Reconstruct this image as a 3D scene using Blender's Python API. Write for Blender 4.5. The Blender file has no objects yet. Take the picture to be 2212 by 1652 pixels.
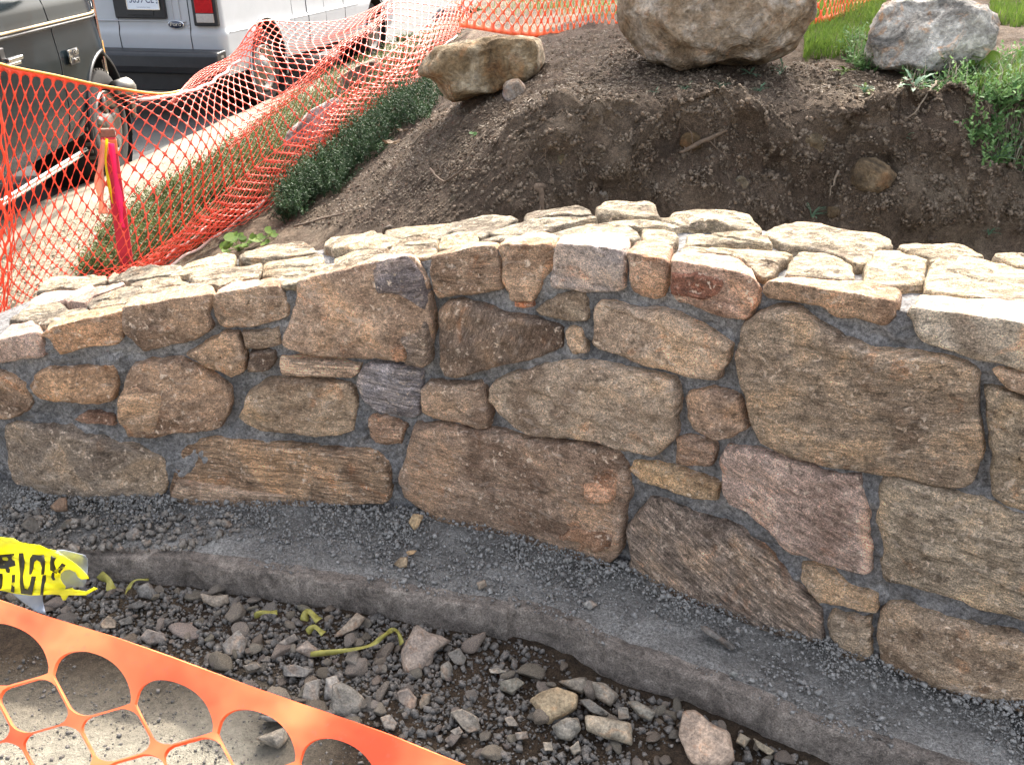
import bpy, bmesh, math, random
import numpy as np
from mathutils import Vector, Matrix
from mathutils.geometry import tessellate_polygon
random.seed(7); RNG = np.random.default_rng(7)
C = bpy.context.scene
COL = C.collection
# ------------------------------------------------------------------ camera, sky, sun, exposure
FPX = 1916.0; PIT = math.radians(27); CP, SP = math.cos(PIT), math.sin(PIT); CAMZ = 1.6
cd = bpy.data.cameras.new('camera'); cam = bpy.data.objects.new('camera', cd); COL.objects.link(cam)
cam.location = (0, 0, CAMZ); cam.rotation_euler = (math.radians(63), 0, 0)
cd.sensor_width = 36; cd.lens = 36 * FPX / 2212; cd.clip_start = .02; cd.clip_end = 500
C.camera = cam
SUN_AZ, SUN_EL = math.radians(15), math.radians(46)
w = bpy.data.worlds.new("World"); C.world = w; w.use_nodes = True
nt = w.node_tree; bg = nt.nodes['Background']; sky = nt.nodes.new('ShaderNodeTexSky')
sky.sky_type = 'NISHITA'; sky.sun_disc = False; sky.sun_elevation = SUN_EL; sky.sun_rotation = SUN_AZ
sky.air_density = 1.0; sky.dust_density = 7; sky.ozone_density = 0
hs = nt.nodes.new('ShaderNodeHueSaturation'); hs.inputs['Saturation'].default_value = .5; nt.links.new(sky.outputs[0], hs.inputs['Color']); nt.links.new(hs.outputs[0], bg.inputs[0]); bg.inputs[1].default_value = 0.15
sl = bpy.data.lights.new('sun', 'SUN'); sl.energy = 2.0; sl.angle = math.radians(.5); sl.color = (1, .93, .82)
so = bpy.data.objects.new('sun', sl); COL.objects.link(so)
sd = Vector((math.sin(SUN_AZ) * math.cos(SUN_EL), math.cos(SUN_AZ) * math.cos(SUN_EL), math.sin(SUN_EL)))
so.rotation_euler = sd.to_track_quat('Z', 'Y').to_euler(); so.location = (3, 6, 8)
C.view_settings.view_transform = 'Standard'; C.view_settings.look = 'None'
C.view_settings.exposure = 2.1; C.view_settings.gamma = 1
try: C.cycles.max_bounces = 8
except Exception: pass

# ------------------------------------------------------------------ numeric helpers
def ray(u, v):
    a = 826 - v
    return np.array([u - 1106, FPX * CP + a * SP, -FPX * SP + a * CP], float)
def onz(u, v, z):
    r = ray(u, v); t = (z - CAMZ) / r[2]; return np.array([r[0] * t, r[1] * t, z])
def aty(u, v, y):
    r = ray(u, v); t = y / r[1]; return np.array([r[0] * t, y, CAMZ + r[2] * t])
def _h(ix, iy, iz, s):
    n = (ix * 374761393 + iy * 668265263 + iz * 1103515245 + s * 974711) & 0xffffffff
    n = ((n ^ (n >> 13)) * 1274126177) & 0xffffffff
    n = ((n ^ (n >> 16)) * 2246822519) & 0xffffffff
    return ((n ^ (n >> 15)) & 0xffffff) / float(0xffffff) * 2 - 1
def vn(P, s=0):
    P = np.asarray(P, float); I = np.floor(P).astype(np.int64); f = P - I; f = f * f * (3 - 2 * f)
    r = 0
    for dx in (0, 1):
        for dy in (0, 1):
            for dz in (0, 1):
                wgt = (f[..., 0] if dx else 1 - f[..., 0]) * (f[..., 1] if dy else 1 - f[..., 1]) * (f[..., 2] if dz else 1 - f[..., 2])
                r = r + wgt * _h(I[..., 0] + dx, I[..., 1] + dy, I[..., 2] + dz, s)
    return r
def fbm(P, sc, o=4, s=0):
    P = np.asarray(P, float) * sc; r = 0; a = 1
    for i in range(o): r = r + a * vn(P, s + i); P = P * 2.03 + 11.3; a *= .5
    return r
def sst(a, b, x):
    t = np.clip((x - a) / (b - a), 0, 1); return t * t * (3 - 2 * t)

# ------------------------------------------------------------------ object helpers
def props(o, label=None, cat=None, group=None, kind=None):
    if label: o['label'] = label
    if cat: o['category'] = cat
    if group: o['group'] = group
    if kind: o['kind'] = kind
    return o
def worldloc(p):
    M = Matrix.Identity(4)
    while p is not None: M = p.matrix_basis @ M; p = p.parent
    return M
def mk(name, V, Fc, mat, parent=None, smooth=True, origin=None, local=False, **kw):
    """V in world coordinates (or local to parent when local=True)."""
    V = np.asarray(V, float)
    if parent is not None and not local:
        Mi = np.array(worldloc(parent).inverted()); V = V @ Mi[:3, :3].T + Mi[:3, 3]
    me = bpy.data.meshes.new(name)
    loc = np.zeros(3)
    if parent is None:
        loc = np.array([(V[:, 0].min() + V[:, 0].max()) / 2, (V[:, 1].min() + V[:, 1].max()) / 2, V[:, 2].min()]) if origin is None else np.array(origin, float)
        V = V - loc
    if isinstance(Fc, np.ndarray):
        n, k = Fc.shape
        me.vertices.add(len(V)); me.vertices.foreach_set('co', V.ravel())
        me.loops.add(n * k); me.loops.foreach_set('vertex_index', Fc.ravel().astype(np.int32))
        me.polygons.add(n); me.polygons.foreach_set('loop_start', np.arange(0, n * k, k, dtype=np.int32))
        me.update(calc_edges=True); me.validate()
    else:
        me.from_pydata([tuple(p) for p in V], [], Fc); me.update()
    if smooth: me.polygons.foreach_set('use_smooth', [True] * len(me.polygons))
    mats = mat if isinstance(mat, (list, tuple)) else [mat]
    for m in mats: me.materials.append(m)
    o = bpy.data.objects.new(name, me); COL.objects.link(o); o.location = loc
    if parent is not None: o.parent = parent
    props(o, kw.get('label'), kw.get('cat'), kw.get('group'), kw.get('kind'))
    return o
def empty(name, loc, rz=0, **kw):
    o = bpy.data.objects.new(name, None); COL.objects.link(o); o.location = loc; o.rotation_euler = (0, 0, rz)
    o.empty_display_size = .1
    return props(o, kw.get('label'), kw.get('cat'), kw.get('group'), kw.get('kind'))
class MB:
    def __init__(s): s.V = []; s.F = []
    def add(s, V, F_):
        b = len(s.V); s.V += [tuple(p) for p in V]; s.F += [tuple(i + b for i in f) for f in F_]
    def box(s, c, d, rot=None):
        x, y, z = [k / 2 for k in d]
        P = [Vector((a, b, e)) for a in (-x, x) for b in (-y, y) for e in (-z, z)]
        if rot is not None: P = [rot @ p for p in P]
        s.add([p + Vector(c) for p in P], [(0, 1, 3, 2), (4, 6, 7, 5), (0, 4, 5, 1), (2, 3, 7, 6), (0, 2, 6, 4), (1, 5, 7, 3)])
    def tube(s, pts, r, n=6, caps=True):
        pts = [Vector(p) for p in pts]; rs = r if isinstance(r, (list, tuple)) else [r] * len(pts)
        V = []
        for i, p in enumerate(pts):
            d = (pts[min(i + 1, len(pts) - 1)] - pts[max(i - 1, 0)]).normalized()
            a = d.orthogonal().normalized() if i == 0 else (pa - d * pa.dot(d)).normalized()
            pa = a; b = d.cross(a)
            V += [p + (a * math.cos(k * 2 * math.pi / n) + b * math.sin(k * 2 * math.pi / n)) * rs[i] for k in range(n)]
        Fs = [(i * n + k, i * n + (k + 1) % n, (i + 1) * n + (k + 1) % n, (i + 1) * n + k) for i in range(len(pts) - 1) for k in range(n)]
        if caps: Fs += [tuple(range(n))[::-1], tuple((len(pts) - 1) * n + k for k in range(n))]
        s.add(V, Fs)
    def lathe(s, c, axis, prof, n=40):
        """prof: (distance along axis, radius)"""
        ax = Vector(axis).normalized(); a = ax.orthogonal().normalized(); b = ax.cross(a); V = []
        for (h_, r) in prof:
            V += [Vector(c) + ax * h_ + (a * math.cos(k * 2 * math.pi / n) + b * math.sin(k * 2 * math.pi / n)) * max(r, 1e-4) for k in range(n)]
        s.add(V, [(i * n + k, i * n + (k + 1) % n, (i + 1) * n + (k + 1) % n, (i + 1) * n + k) for i in range(len(prof) - 1) for k in range(n)])
    def prism(s, poly, ax_u, ax_v, ax_n, c, th):
        """extruded polygon"""
        U_, V_, N_ = Vector(ax_u), Vector(ax_v), Vector(ax_n); n = len(poly)
        P = [Vector(c) + U_ * p[0] + V_ * p[1] for p in poly]
        s.add(P + [p + N_ * th for p in P], [tuple(range(n))[::-1], tuple(range(n, 2 * n))] + [(i, (i + 1) % n, n + (i + 1) % n, n + i) for i in range(n)])
    def build(s, name, mat, parent=None, smooth=False, bevel=0, local=True, **kw):
        o = mk(name, np.array(s.V), s.F, mat, parent, smooth=smooth, local=local, **kw)
        if bevel:
            m = o.modifiers.new('bevel', 'BEVEL'); m.width = bevel; m.segments = 3; m.limit_method = 'ANGLE'; m.angle_limit = math.radians(35)
            if hasattr(m, 'harden_normals'): m.harden_normals = False
        return o

# ------------------------------------------------------------------ materials
def srgb(r, g, b):
    return tuple((c / 255 / 12.92 if c <= 10 else ((c / 255 + .055) / 1.055) ** 2.4) for c in (r, g, b)) + (1,)
class NT:
    def __init__(s, name):
        s.m = bpy.data.materials.new(name); s.m.use_nodes = True; s.t = s.m.node_tree
        s.b = s.t.nodes['Principled BSDF']; s.b.inputs['Roughness'].default_value = .9
        s.b.inputs['Specular IOR Level'].default_value = .25
    def n(s, ty, **kw):
        x = s.t.nodes.new(ty)
        for k, v in kw.items(): setattr(x, k, v)
        return x
    def l(s, a, b): s.t.links.new(a, b)
    def coord(s, which='Object', scale=(1, 1, 1), rand=False, world=False):
        tc = s.n('ShaderNodeTexCoord'); o = tc.outputs[which]
        if world: o = s.n('ShaderNodeNewGeometry').outputs['Position']
        mp = s.n('ShaderNodeMapping'); s.l(o, mp.inputs[0]); mp.inputs[3].default_value = scale
        if rand:
            oi = s.n('ShaderNodeObjectInfo'); m = s.n('ShaderNodeMath', operation='MULTIPLY'); m.inputs[1].default_value = 37
            s.l(oi.outputs['Random'], m.inputs[0]); s.l(m.outputs[0], mp.inputs[1])
        return mp.outputs[0]
    def noise(s, vec, sc, det=5, rough=.6, dist=0):
        x = s.n('ShaderNodeTexNoise'); s.l(vec, x.inputs['Vector']); x.inputs['Scale'].default_value = sc
        x.inputs['Detail'].default_value = det; x.inputs['Roughness'].default_value = rough; x.inputs['Distortion'].default_value = dist
        return x.outputs['Fac']
    def ramp(s, fac, stops):
        x = s.n('ShaderNodeValToRGB'); s.l(fac, x.inputs[0]); e = x.color_ramp.elements
        while len(e) > 1: e.remove(e[0])
        e[0].position = stops[0][0]; e[0].color = stops[0][1]
        for p, c in stops[1:]: k = e.new(p); k.color = c
        return x.outputs[0]
    def mix(s, fac, a, b, mode='MIX'):
        x = s.n('ShaderNodeMix', data_type='RGBA', blend_type=mode)
        for i, v in ((0, fac), (6, a), (7, b)):
            if hasattr(v, 'is_linked'): s.l(v, x.inputs[i])
            else: x.inputs[i].default_value = v
        return x.outputs[2]
    def bump(s, h_, st, dist=.01, prev=None):
        x = s.n('ShaderNodeBump'); s.l(h_, x.inputs['Height']); x.inputs['Strength'].default_value = st; x.inputs['Distance'].default_value = dist
        if prev is not None: s.l(prev, x.inputs['Normal'])
        return x.outputs[0]
    def out(s, col=None, nrm=None, rough=None):
        if col is not None:
            if hasattr(col, 'is_linked'): s.l(col, s.b.inputs['Base Color'])
            else: s.b.inputs['Base Color'].default_value = col
        if nrm is not None: s.l(nrm, s.b.inputs['Normal'])
        if rough is not None: s.b.inputs['Roughness'].default_value = rough
        return s.m
def g(v): return (v, v, v, 1)
def mat_stone():
    a = NT('field_stone'); oi = a.n('ShaderNodeObjectInfo')
    v = a.coord('Object', rand=True)
    # grain direction differs per stone
    rot = a.n('ShaderNodeVectorRotate', rotation_type='AXIS_ANGLE'); rot.inputs['Axis'].default_value = (0, 1, 0)
    mm = a.n('ShaderNodeMath', operation='MULTIPLY'); mm.inputs[1].default_value = math.pi / 180
    a.l(oi.outputs['Object Index'], mm.inputs[0]); a.l(mm.outputs[0], rot.inputs['Angle']); a.l(v, rot.inputs['Vector'])
    st = a.n('ShaderNodeMapping'); st.inputs[3].default_value = (.8, 3.4, 4.6); a.l(rot.outputs[0], st.inputs[0]); s2 = st.outputs[0]
    mv = a.n('ShaderNodeMix', data_type='VECTOR'); a.l(oi.outputs['Alpha'], mv.inputs[0]); a.l(v, mv.inputs[4]); a.l(s2, mv.inputs[5]); sv = mv.outputs[1]
    big = a.noise(v, 6, 3, .55, .8); mid = a.noise(sv, 20, 6, .7, .5); fine = a.noise(sv, 105, 4, .75); vf = a.noise(v, 330, 2, .8)
    vein = a.noise(sv, 11, 5, .65, 1.5)
    base = oi.outputs['Color']
    c1 = a.mix(1, base, a.ramp(big, [(.34, (.62, .58, .56, 1)), (.5, (1, 1, 1, 1)), (.66, (1.35, 1.24, 1.1, 1))]), 'MULTIPLY')
    c2 = a.mix(1, c1, a.ramp(mid, [(.30, g(.42)), (.43, g(.88)), (.56, g(1.08)), (.72, g(1.7))]), 'MULTIPLY')
    c3 = a.mix(1, c2, a.ramp(fine, [(.30, g(.35)), (.44, g(.88)), (.56, g(1.12)), (.70, g(2.0))]), 'MULTIPLY')
    sk = a.n('ShaderNodeMapping'); sk.inputs[3].default_value = (1, 6, 16); a.l(rot.outputs[0], sk.inputs[0]); skn = a.noise(sk.outputs[0], 9, 5, .7, .3)
    al = a.n('ShaderNodeMath', operation='POWER'); a.l(oi.outputs['Alpha'], al.inputs[0]); al.inputs[1].default_value = 3
    c3 = a.mix(al.outputs[0], c3, a.mix(1, c3, a.ramp(skn, [(.34, g(.4)), (.5, g(1)), (.64, g(1.9))]), 'MULTIPLY'))
    c4 = a.mix(1, c3, a.ramp(vf, [(.32, g(.5)), (.5, g(1)), (.68, g(1.6))]), 'MULTIPLY')
    # rust stains
    rs = a.noise(v, 9, 4, .6, 1.2)
    c5 = a.mix(a.ramp(rs, [(.60, g(0)), (.70, g(.5))]), c4, a.mix(1, c4, (1.25, .84, .58, 1), 'MULTIPLY'))
    # pale crust
    cr = a.ramp(vein, [(.58, g(0)), (.70, g(.45))])
    c6 = a.mix(cr, c5, (.36, .33, .30, 1))
    fl = a.noise(v, 75, 3, .6, .4); fl2 = a.noise(v, 13, 3, .6)
    fm = a.n('ShaderNodeMath', operation='MULTIPLY'); a.l(a.ramp(fl, [(.58, g(0)), (.66, g(1))]), fm.inputs[0]); a.l(a.ramp(fl2, [(.4, g(.1)), (.62, g(.85))]), fm.inputs[1])
    c6 = a.mix(fm.outputs[0], c6, (.50, .45, .38, 1))
    dk = a.noise(v, 42, 3, .6, .3); c6 = a.mix(a.ramp(dk, [(.34, g(.5)), (.42, g(0))]), c6, (.05, .04, .03, 1))
    c6 = a.mix(1, c6, (2.28, 2.04, 1.86, 1), 'MULTIPLY')
    h1 = a.bump(mid, 1, .016); h2 = a.bump(fine, 1, .006, h1); h3 = a.bump(vf, .8, .003, h2)
    return a.out(c6, h3)
def mat_rock(name, stops, sc=6, rust=.4, bumpd=.01, moss=None):
    a = NT(name); v = a.coord('Object', rand=True); oi = a.n('ShaderNodeObjectInfo')
    big = a.noise(v, sc, 6, .65, .9); fine = a.noise(v, sc * 12, 4, .7); mid = a.noise(v, sc * 3.5, 5, .65, .5)
    c = a.ramp(big, stops)
    c = a.mix(1, c, oi.outputs['Color'], 'MULTIPLY')
    c = a.mix(1, c, a.ramp(fine, [(.25, g(.5)), (.5, g(1)), (.78, g(1.6))]), 'MULTIPLY')
    c = a.mix(1, c, a.ramp(mid, [(.3, g(.62)), (.55, g(1.05)), (.75, g(1.35))]), 'MULTIPLY')
    r = a.noise(v, sc * 1.7, 4, .6, 1.5)
    c = a.mix(a.ramp(r, [(.55, g(0)), (.68, g(rust))]), c, a.mix(1, c, (1.4, .85, .5, 1), 'MULTIPLY'))
    n = a.bump(mid, .9, bumpd); n = a.bump(fine, .8, bumpd * .35, n)
    return a.out(c, n)
def mat_simple(name, col, rough=.5, metal=0, spec=.5, bump=None, coat=0, var=0, trans=0):
    a = NT(name); a.b.inputs['Metallic'].default_value = metal; a.b.inputs['Specular IOR Level'].default_value = spec
    v = a.coord('Object'); n = None
    if bump: n = a.bump(a.noise(v, bump[0], 4), bump[1], bump[2])
    if coat: a.b.inputs['Coat Weight'].default_value = coat; a.b.inputs['Coat Roughness'].default_value = .06
    c = col
    if var:
        nn = a.noise(v, var[0], 6, .65, .5); c = a.mix(1, col, a.ramp(nn, [(.25, g(1 - var[1])), (.5, g(1)), (.8, g(1 + var[1]))]), 'MULTIPLY')
    return a.out(c, n, rough)
M = {}
M['stone'] = mat_stone()
a = NT('mortar'); v = a.coord(world=True)
f1 = a.noise(v, 9, 5, .6, .4); f2 = a.noise(v, 90, 5, .7); f3 = a.noise(v, 260, 3, .8)
c = a.ramp(f1, [(.3, (.17, .166, .164, 1)), (.5, (.27, .262, .258, 1)), (.68, (.42, .40, .385, 1))])
c = a.mix(1, c, a.ramp(f2, [(.32, g(.45)), (.5, g(1)), (.68, g(1.6))]), 'MULTIPLY')
c = a.mix(1, c, a.ramp(f3, [(.32, g(.6)), (.5, g(1)), (.68, g(1.5))]), 'MULTIPLY')
M['mortar'] = a.out(c, a.bump(f3, 1, .004, a.bump(f2, 1, .012)))
a = NT('concrete'); v = a.coord(world=True)
f1 = a.noise(v, 5, 6, .6, .6); f2 = a.noise(v, 60, 5, .7); f3 = a.noise(v, 240, 3, .8)
c = a.ramp(f1, [(.3, (.20, .168, .142, 1)), (.5, (.32, .272, .232, 1)), (.7, (.46, .39, .33, 1))])
c = a.mix(1, c, a.ramp(f2, [(.3, g(.7)), (.5, g(1)), (.75, g(1.35))]), 'MULTIPLY')
f4 = a.noise(v, 18, 6, .7, 1.0); c = a.mix(1, c, a.ramp(f4, [(.34, g(.6)), (.5, g(1)), (.66, g(1.35))]), 'MULTIPLY'); c = a.mix(1, c, a.ramp(f3, [(.34, g(.65)), (.5, g(1)), (.66, g(1.4))]), 'MULTIPLY')
M['concrete'] = a.out(c, a.bump(f3, .9, .004, a.bump(f2, 1, .009, a.bump(f4, .6, .012))))
# dust layer lying on the footing
a = NT('mortar_dust'); v = a.coord(world=True)
f1 = a.noise(v, 7, 6, .65, .6); f2 = a.noise(v, 130, 5, .7); f3 = a.noise(v, 420, 3, .8)
c = a.ramp(f1, [(.28, (.20, .19, .176, 1)), (.5, (.31, .295, .272, 1)), (.72, (.45, .43, .40, 1))])
c = a.mix(1, c, a.ramp(f2, [(.32, g(.45)), (.5, g(1)), (.68, g(1.6))]), 'MULTIPLY')
c = a.mix(1, c, a.ramp(f3, [(.34, g(.6)), (.5, g(1)), (.66, g(1.5))]), 'MULTIPLY')
M['dust'] = a.out(c, a.bump(f3, 1, .004, a.bump(f2, 1, .010)))
# earth
a = NT('earth'); v = a.coord(world=True)
f0 = a.noise(v, 1.6, 4, .6, .5); f1 = a.noise(v, 8, 6, .7, .5); f2 = a.noise(v, 60, 6, .72); f3 = a.noise(v, 240, 3, .8)
c = a.ramp(f0, [(.3, (.082, .055, .038, 1)), (.55, (.145, .106, .073, 1)), (.75, (.22, .172, .12, 1))])
c = a.mix(1, c, a.ramp(f1, [(.25, g(.5)), (.5, g(1)), (.75, g(1.5))]), 'MULTIPLY')
c = a.mix(1, c, a.ramp(f2, [(.28, g(.5)), (.5, g(1)), (.74, g(1.6))]), 'MULTIPLY')
c = a.mix(1, c, a.ramp(f3, [(.3, g(.6)), (.5, g(1)), (.75, g(1.6))]), 'MULTIPLY')
# packed pale dust in the foreground, with sunlit brightness put into its colour
sp = a.n('ShaderNodeSeparateXYZ'); a.l(v, sp.inputs[0])
mr = a.n('ShaderNodeMapRange'); a.l(sp.outputs[1], mr.inputs[0]); mr.inputs[1].default_value = 1.75; mr.inputs[2].default_value = 1.45; mr.inputs[3].default_value = 0; mr.inputs[4].default_value = 1
mr2 = a.n('ShaderNodeMapRange'); a.l(sp.outputs[0], mr2.inputs[0]); mr2.inputs[1].default_value = -.35; mr2.inputs[2].default_value = -.65
ml = a.n('ShaderNodeMath', operation='MULTIPLY'); a.l(mr.outputs[0], ml.inputs[0]); a.l(mr2.outputs[0], ml.inputs[1])
pale = a.mix(1, (.40, .365, .29, 1), a.ramp(f2, [(.28, g(.7)), (.5, g(1)), (.74, g(1.25))]), 'MULTIPLY')
pale = a.mix(1, pale, a.ramp(f1, [(.25, g(.75)), (.5, g(1)), (.75, g(1.15))]), 'MULTIPLY')
c = a.mix(ml.outputs[0], c, pale)
# litter-strewn pale ground left of the wall
mr3 = a.n('ShaderNodeMapRange'); a.l(sp.outputs[0], mr3.inputs[0]); mr3.inputs[1].default_value = -1.45; mr3.inputs[2].default_value = -1.8
mr4 = a.n('ShaderNodeMapRange'); a.l(sp.outputs[1], mr4.inputs[0]); mr4.inputs[1].default_value = 2.6; mr4.inputs[2].default_value = 3.2
m2 = a.n('ShaderNodeMath', operation='MULTIPLY'); a.l(mr3.outputs[0], m2.inputs[0]); a.l(mr4.outputs[0], m2.inputs[1])
litt = a.mix(1, (.34, .29, .215, 1), a.ramp(f2, [(.28, g(.55)), (.5, g(1)), (.74, g(1.3))]), 'MULTIPLY')
c = a.mix(m2.outputs[0], c, litt)
my = a.n('ShaderNodeMapRange'); a.l(sp.outputs[1], my.inputs[0]); my.inputs[1].default_value = 2.45; my.inputs[2].default_value = 2.2
mz = a.n('ShaderNodeMath', operation='SUBTRACT'); mz.use_clamp = True; a.l(my.outputs[0], mz.inputs[0]); a.l(ml.outputs[0], mz.inputs[1])
c = a.mix(mz.outputs[0], c, a.mix(1, c, (.50, .47, .43, 1), 'MULTIPLY'))
M['earth'] = a.out(c, a.bump(f3, .7, .003, a.bump(f2, 1, .012, a.bump(f1, .6, .03))))
a = NT('asphalt'); v = a.coord(world=True); f1 = a.noise(v, 2, 5); f2 = a.noise(v, 160, 3)
c = a.mix(1, a.ramp(f1, [(.3, g(.06)), (.7, (.095, .093, .09, 1))]), a.ramp(f2, [(.3, g(.7)), (.7, g(1.4))]), 'MULTIPLY'); M['asphalt'] = a.out(c, a.bump(f2, .5, .004))
a = NT('kerb_concrete'); v = a.coord(world=True); f1 = a.noise(v, 4, 5); f2 = a.noise(v, 120, 3)
c = a.mix(1, a.ramp(f1, [(.3, (.20, .175, .135, 1)), (.7, (.29, .255, .20, 1))]), a.ramp(f2, [(.3, g(.8)), (.7, g(1.2))]), 'MULTIPLY'); M['kerb'] = a.out(c, a.bump(f2, .4, .003))
M['boulder'] = mat_rock('boulder_rock', [(.30, (.05, .042, .034, 1)), (.42, (.16, .12, .08, 1)), (.52, (.22, .185, .14, 1)), (.62, (.36, .34, .31, 1)), (.75, (.56, .53, .48, 1))], 5, .4, .03)
M['boulder_grey'] = mat_rock('boulder_grey', [(.30, (.08, .078, .075, 1)), (.42, (.23, .22, .205, 1)), (.54, (.38, .37, .35, 1)), (.68, (.64, .63, .60, 1))], 6, .8, .03)
M['frag'] = mat_rock('fragment_rock', [(.3, (.11, .10, .088, 1)), (.5, (.22, .198, .172, 1)), (.7, (.36, .31, .255, 1))], 14, .3, .004)
M['gravel'] = mat_rock('gravel_bits', [(.3, (.08, .074, .068, 1)), (.5, (.15, .138, .125, 1)), (.7, (.25, .22, .19, 1))], 30, .25, .002)
M['gravel_blue'] = mat_rock('dust_clods', [(.3, (.17, .164, .155, 1)), (.5, (.26, .25, .235, 1)), (.7, (.38, .365, .34, 1))], 30, .1, .002)
M['clod'] = mat_rock('earth_clods', [(.3, (.075, .052, .037, 1)), (.5, (.155, .118, .084, 1)), (.7, (.30, .24, .18, 1))], 20, .25, .004)
def mat_leaf(name, c1, c2, sub=.25):
    a = NT(name); v = a.coord(world=True); f = a.noise(v, 25, 3); f0 = a.noise(v, 3, 3)
    c = a.mix(1, a.ramp(f, [(.3, c1), (.7, c2)]), a.ramp(f0, [(.3, g(.75)), (.7, g(1.2))]), 'MULTIPLY')
    a.out(c, None, .6)
    tr = a.n('ShaderNodeBsdfTranslucent'); a.l(c, tr.inputs[0]); mx = a.n('ShaderNodeMixShader'); mx.inputs[0].default_value = sub
    a.l(a.b.outputs[0], mx.inputs[1]); a.l(tr.outputs[0], mx.inputs[2]); a.l(mx.outputs[0], a.t.nodes['Material Output'].inputs[0])
    return a.m
M['juniper'] = mat_leaf('juniper_needles', (.05, .075, .022, 1), (.17, .20, .07, 1))
M['juniper_dark'] = mat_leaf('juniper_needles_blue', (.022, .05, .022, 1), (.07, .12, .05, 1))
M['grass'] = mat_leaf('grass_blades', (.07, .14, .02, 1), (.2, .3, .05, 1), .4)
M['weed'] = mat_leaf('weed_leaves', (.08, .17, .06, 1), (.18, .3, .1, 1), .35)
M['weed_blue'] = mat_leaf('weed_leaves_blue', (.09, .17, .10, 1), (.2, .32, .2, 1), .3)
M['dryleaf'] = mat_leaf('dry_leaf', (.14, .09, .055, 1), (.30, .21, .13, 1), .15)
M['litter'] = mat_leaf('litter_bits', (.08, .055, .035, 1), (.30, .235, .165, 1), .1)
M['litter_pale'] = mat_leaf('litter_bits_pale', (.22, .18, .12, 1), (.50, .44, .34, 1), .1)
M['root'] = mat_simple('root_bark', (.13, .09, .06, 1), .9, var=(40, .4))
M['twig'] = mat_simple('dry_twig', (.2, .155, .11, 1), .9, var=(40, .4))
def mat_plastic(name, col, tl, tint):
    a = NT(name); v = a.coord(world=True); f = a.noise(v, 6, 4); c = a.mix(1, col, a.ramp(f, [(.3, g(.85)), (.7, g(1.1))]), 'MULTIPLY')
    a.b.inputs['Specular IOR Level'].default_value = .5; a.out(c, None, .38)
    tr = a.n('ShaderNodeBsdfTranslucent'); tr.inputs[0].default_value = tint; mx = a.n('ShaderNodeMixShader'); mx.inputs[0].default_value = tl
    a.l(a.b.outputs[0], mx.inputs[1]); a.l(tr.outputs[0], mx.inputs[2]); a.l(mx.outputs[0], a.t.nodes['Material Output'].inputs[0])
    return a.m
M['net'] = mat_plastic('orange_plastic', (.90, .22, .085, 1), .35, (1, .3, .08, 1))
_t = M['net'].node_tree; _n = lambda ty: _t.nodes.new(ty); _g = _n('ShaderNodeNewGeometry'); _a = _n('ShaderNodeTexNoise'); _a.inputs['Scale'].default_value = 16; _a.inputs['Detail'].default_value = 3
_b = _n('ShaderNodeTexNoise'); _b.inputs['Scale'].default_value = 210; _b.inputs['Detail'].default_value = 6; _b.inputs['Roughness'].default_value = .75
_r = _n('ShaderNodeValToRGB'); _r.color_ramp.elements[0].position = .38; _r.color_ramp.elements[0].color = (.86, .13, .05, 1); _r.color_ramp.elements[1].position = .62; _r.color_ramp.elements[1].color = (.92, .33, .13, 1)
_q = _n('ShaderNodeValToRGB'); _q.color_ramp.elements[0].position = .56; _q.color_ramp.elements[0].color = (0, 0, 0, 1); _q.color_ramp.elements[1].position = .72; _q.color_ramp.elements[1].color = (.55, .55, .55, 1)
_m = _n('ShaderNodeMix'); _m.data_type = 'RGBA'; _m.inputs[7].default_value = (.34, .22, .15, 1)
for _x in (_a, _b): _t.links.new(_g.outputs['Position'], _x.inputs['Vector'])
_t.links.new(_a.outputs[0], _r.inputs[0]); _t.links.new(_b.outputs[0], _q.inputs[0]); _t.links.new(_q.outputs[0], _m.inputs[0]); _t.links.new(_r.outputs[0], _m.inputs[6])
_p = _t.nodes['Principled BSDF']; _t.links.new(_m.outputs[2], _p.inputs['Base Color']); _u = _n('ShaderNodeBump'); _u.inputs['Strength'].default_value = .5; _u.inputs['Distance'].default_value = .01; _t.links.new(_a.outputs[0], _u.inputs['Height']); _t.links.new(_u.outputs[0], _p.inputs['Normal'])
M['netfar'] = mat_plastic('orange_plastic_weathered', (.86, .14, .075, 1), .35, (1, .24, .12, 1))
M['rope'] = mat_simple('yellow_rope', (.8, .42, .08, 1), .6, var=(120, .3))
M['whiteedge'] = mat_simple('pale_fold', (.85, .66, .58, 1), .5)
M['stakered'] = mat_simple('red_painted_wood', (.52, .035, .06, 1), .6, var=(18, .3), bump=(60, .4, .003))
M['woodend'] = mat_simple('raw_wood', (.25, .12, .08, 1), .85, var=(60, .4))
M['pink'] = mat_plastic('pink_ribbon', (.9, .05, .22, 1), .3, (1, .1, .3, 1))
M['peach'] = mat_plastic('peach_ribbon', (.9, .5, .36, 1), .35, (1, .6, .45, 1))
M['yellow'] = mat_plastic('yellow_tape', (.88, .82, .03, 1), .35, (1, .95, .05, 1))
M['yellow_dull'] = mat_simple('dirty_yellow_tape', (.26, .235, .05, 1), .6, var=(50, .5))
M['black'] = mat_simple('black_print', (.03, .025, .015, 1), .5)
M['greysheet'] = mat_simple('grey_tape', (.25, .28, .36, 1), .6)

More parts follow.
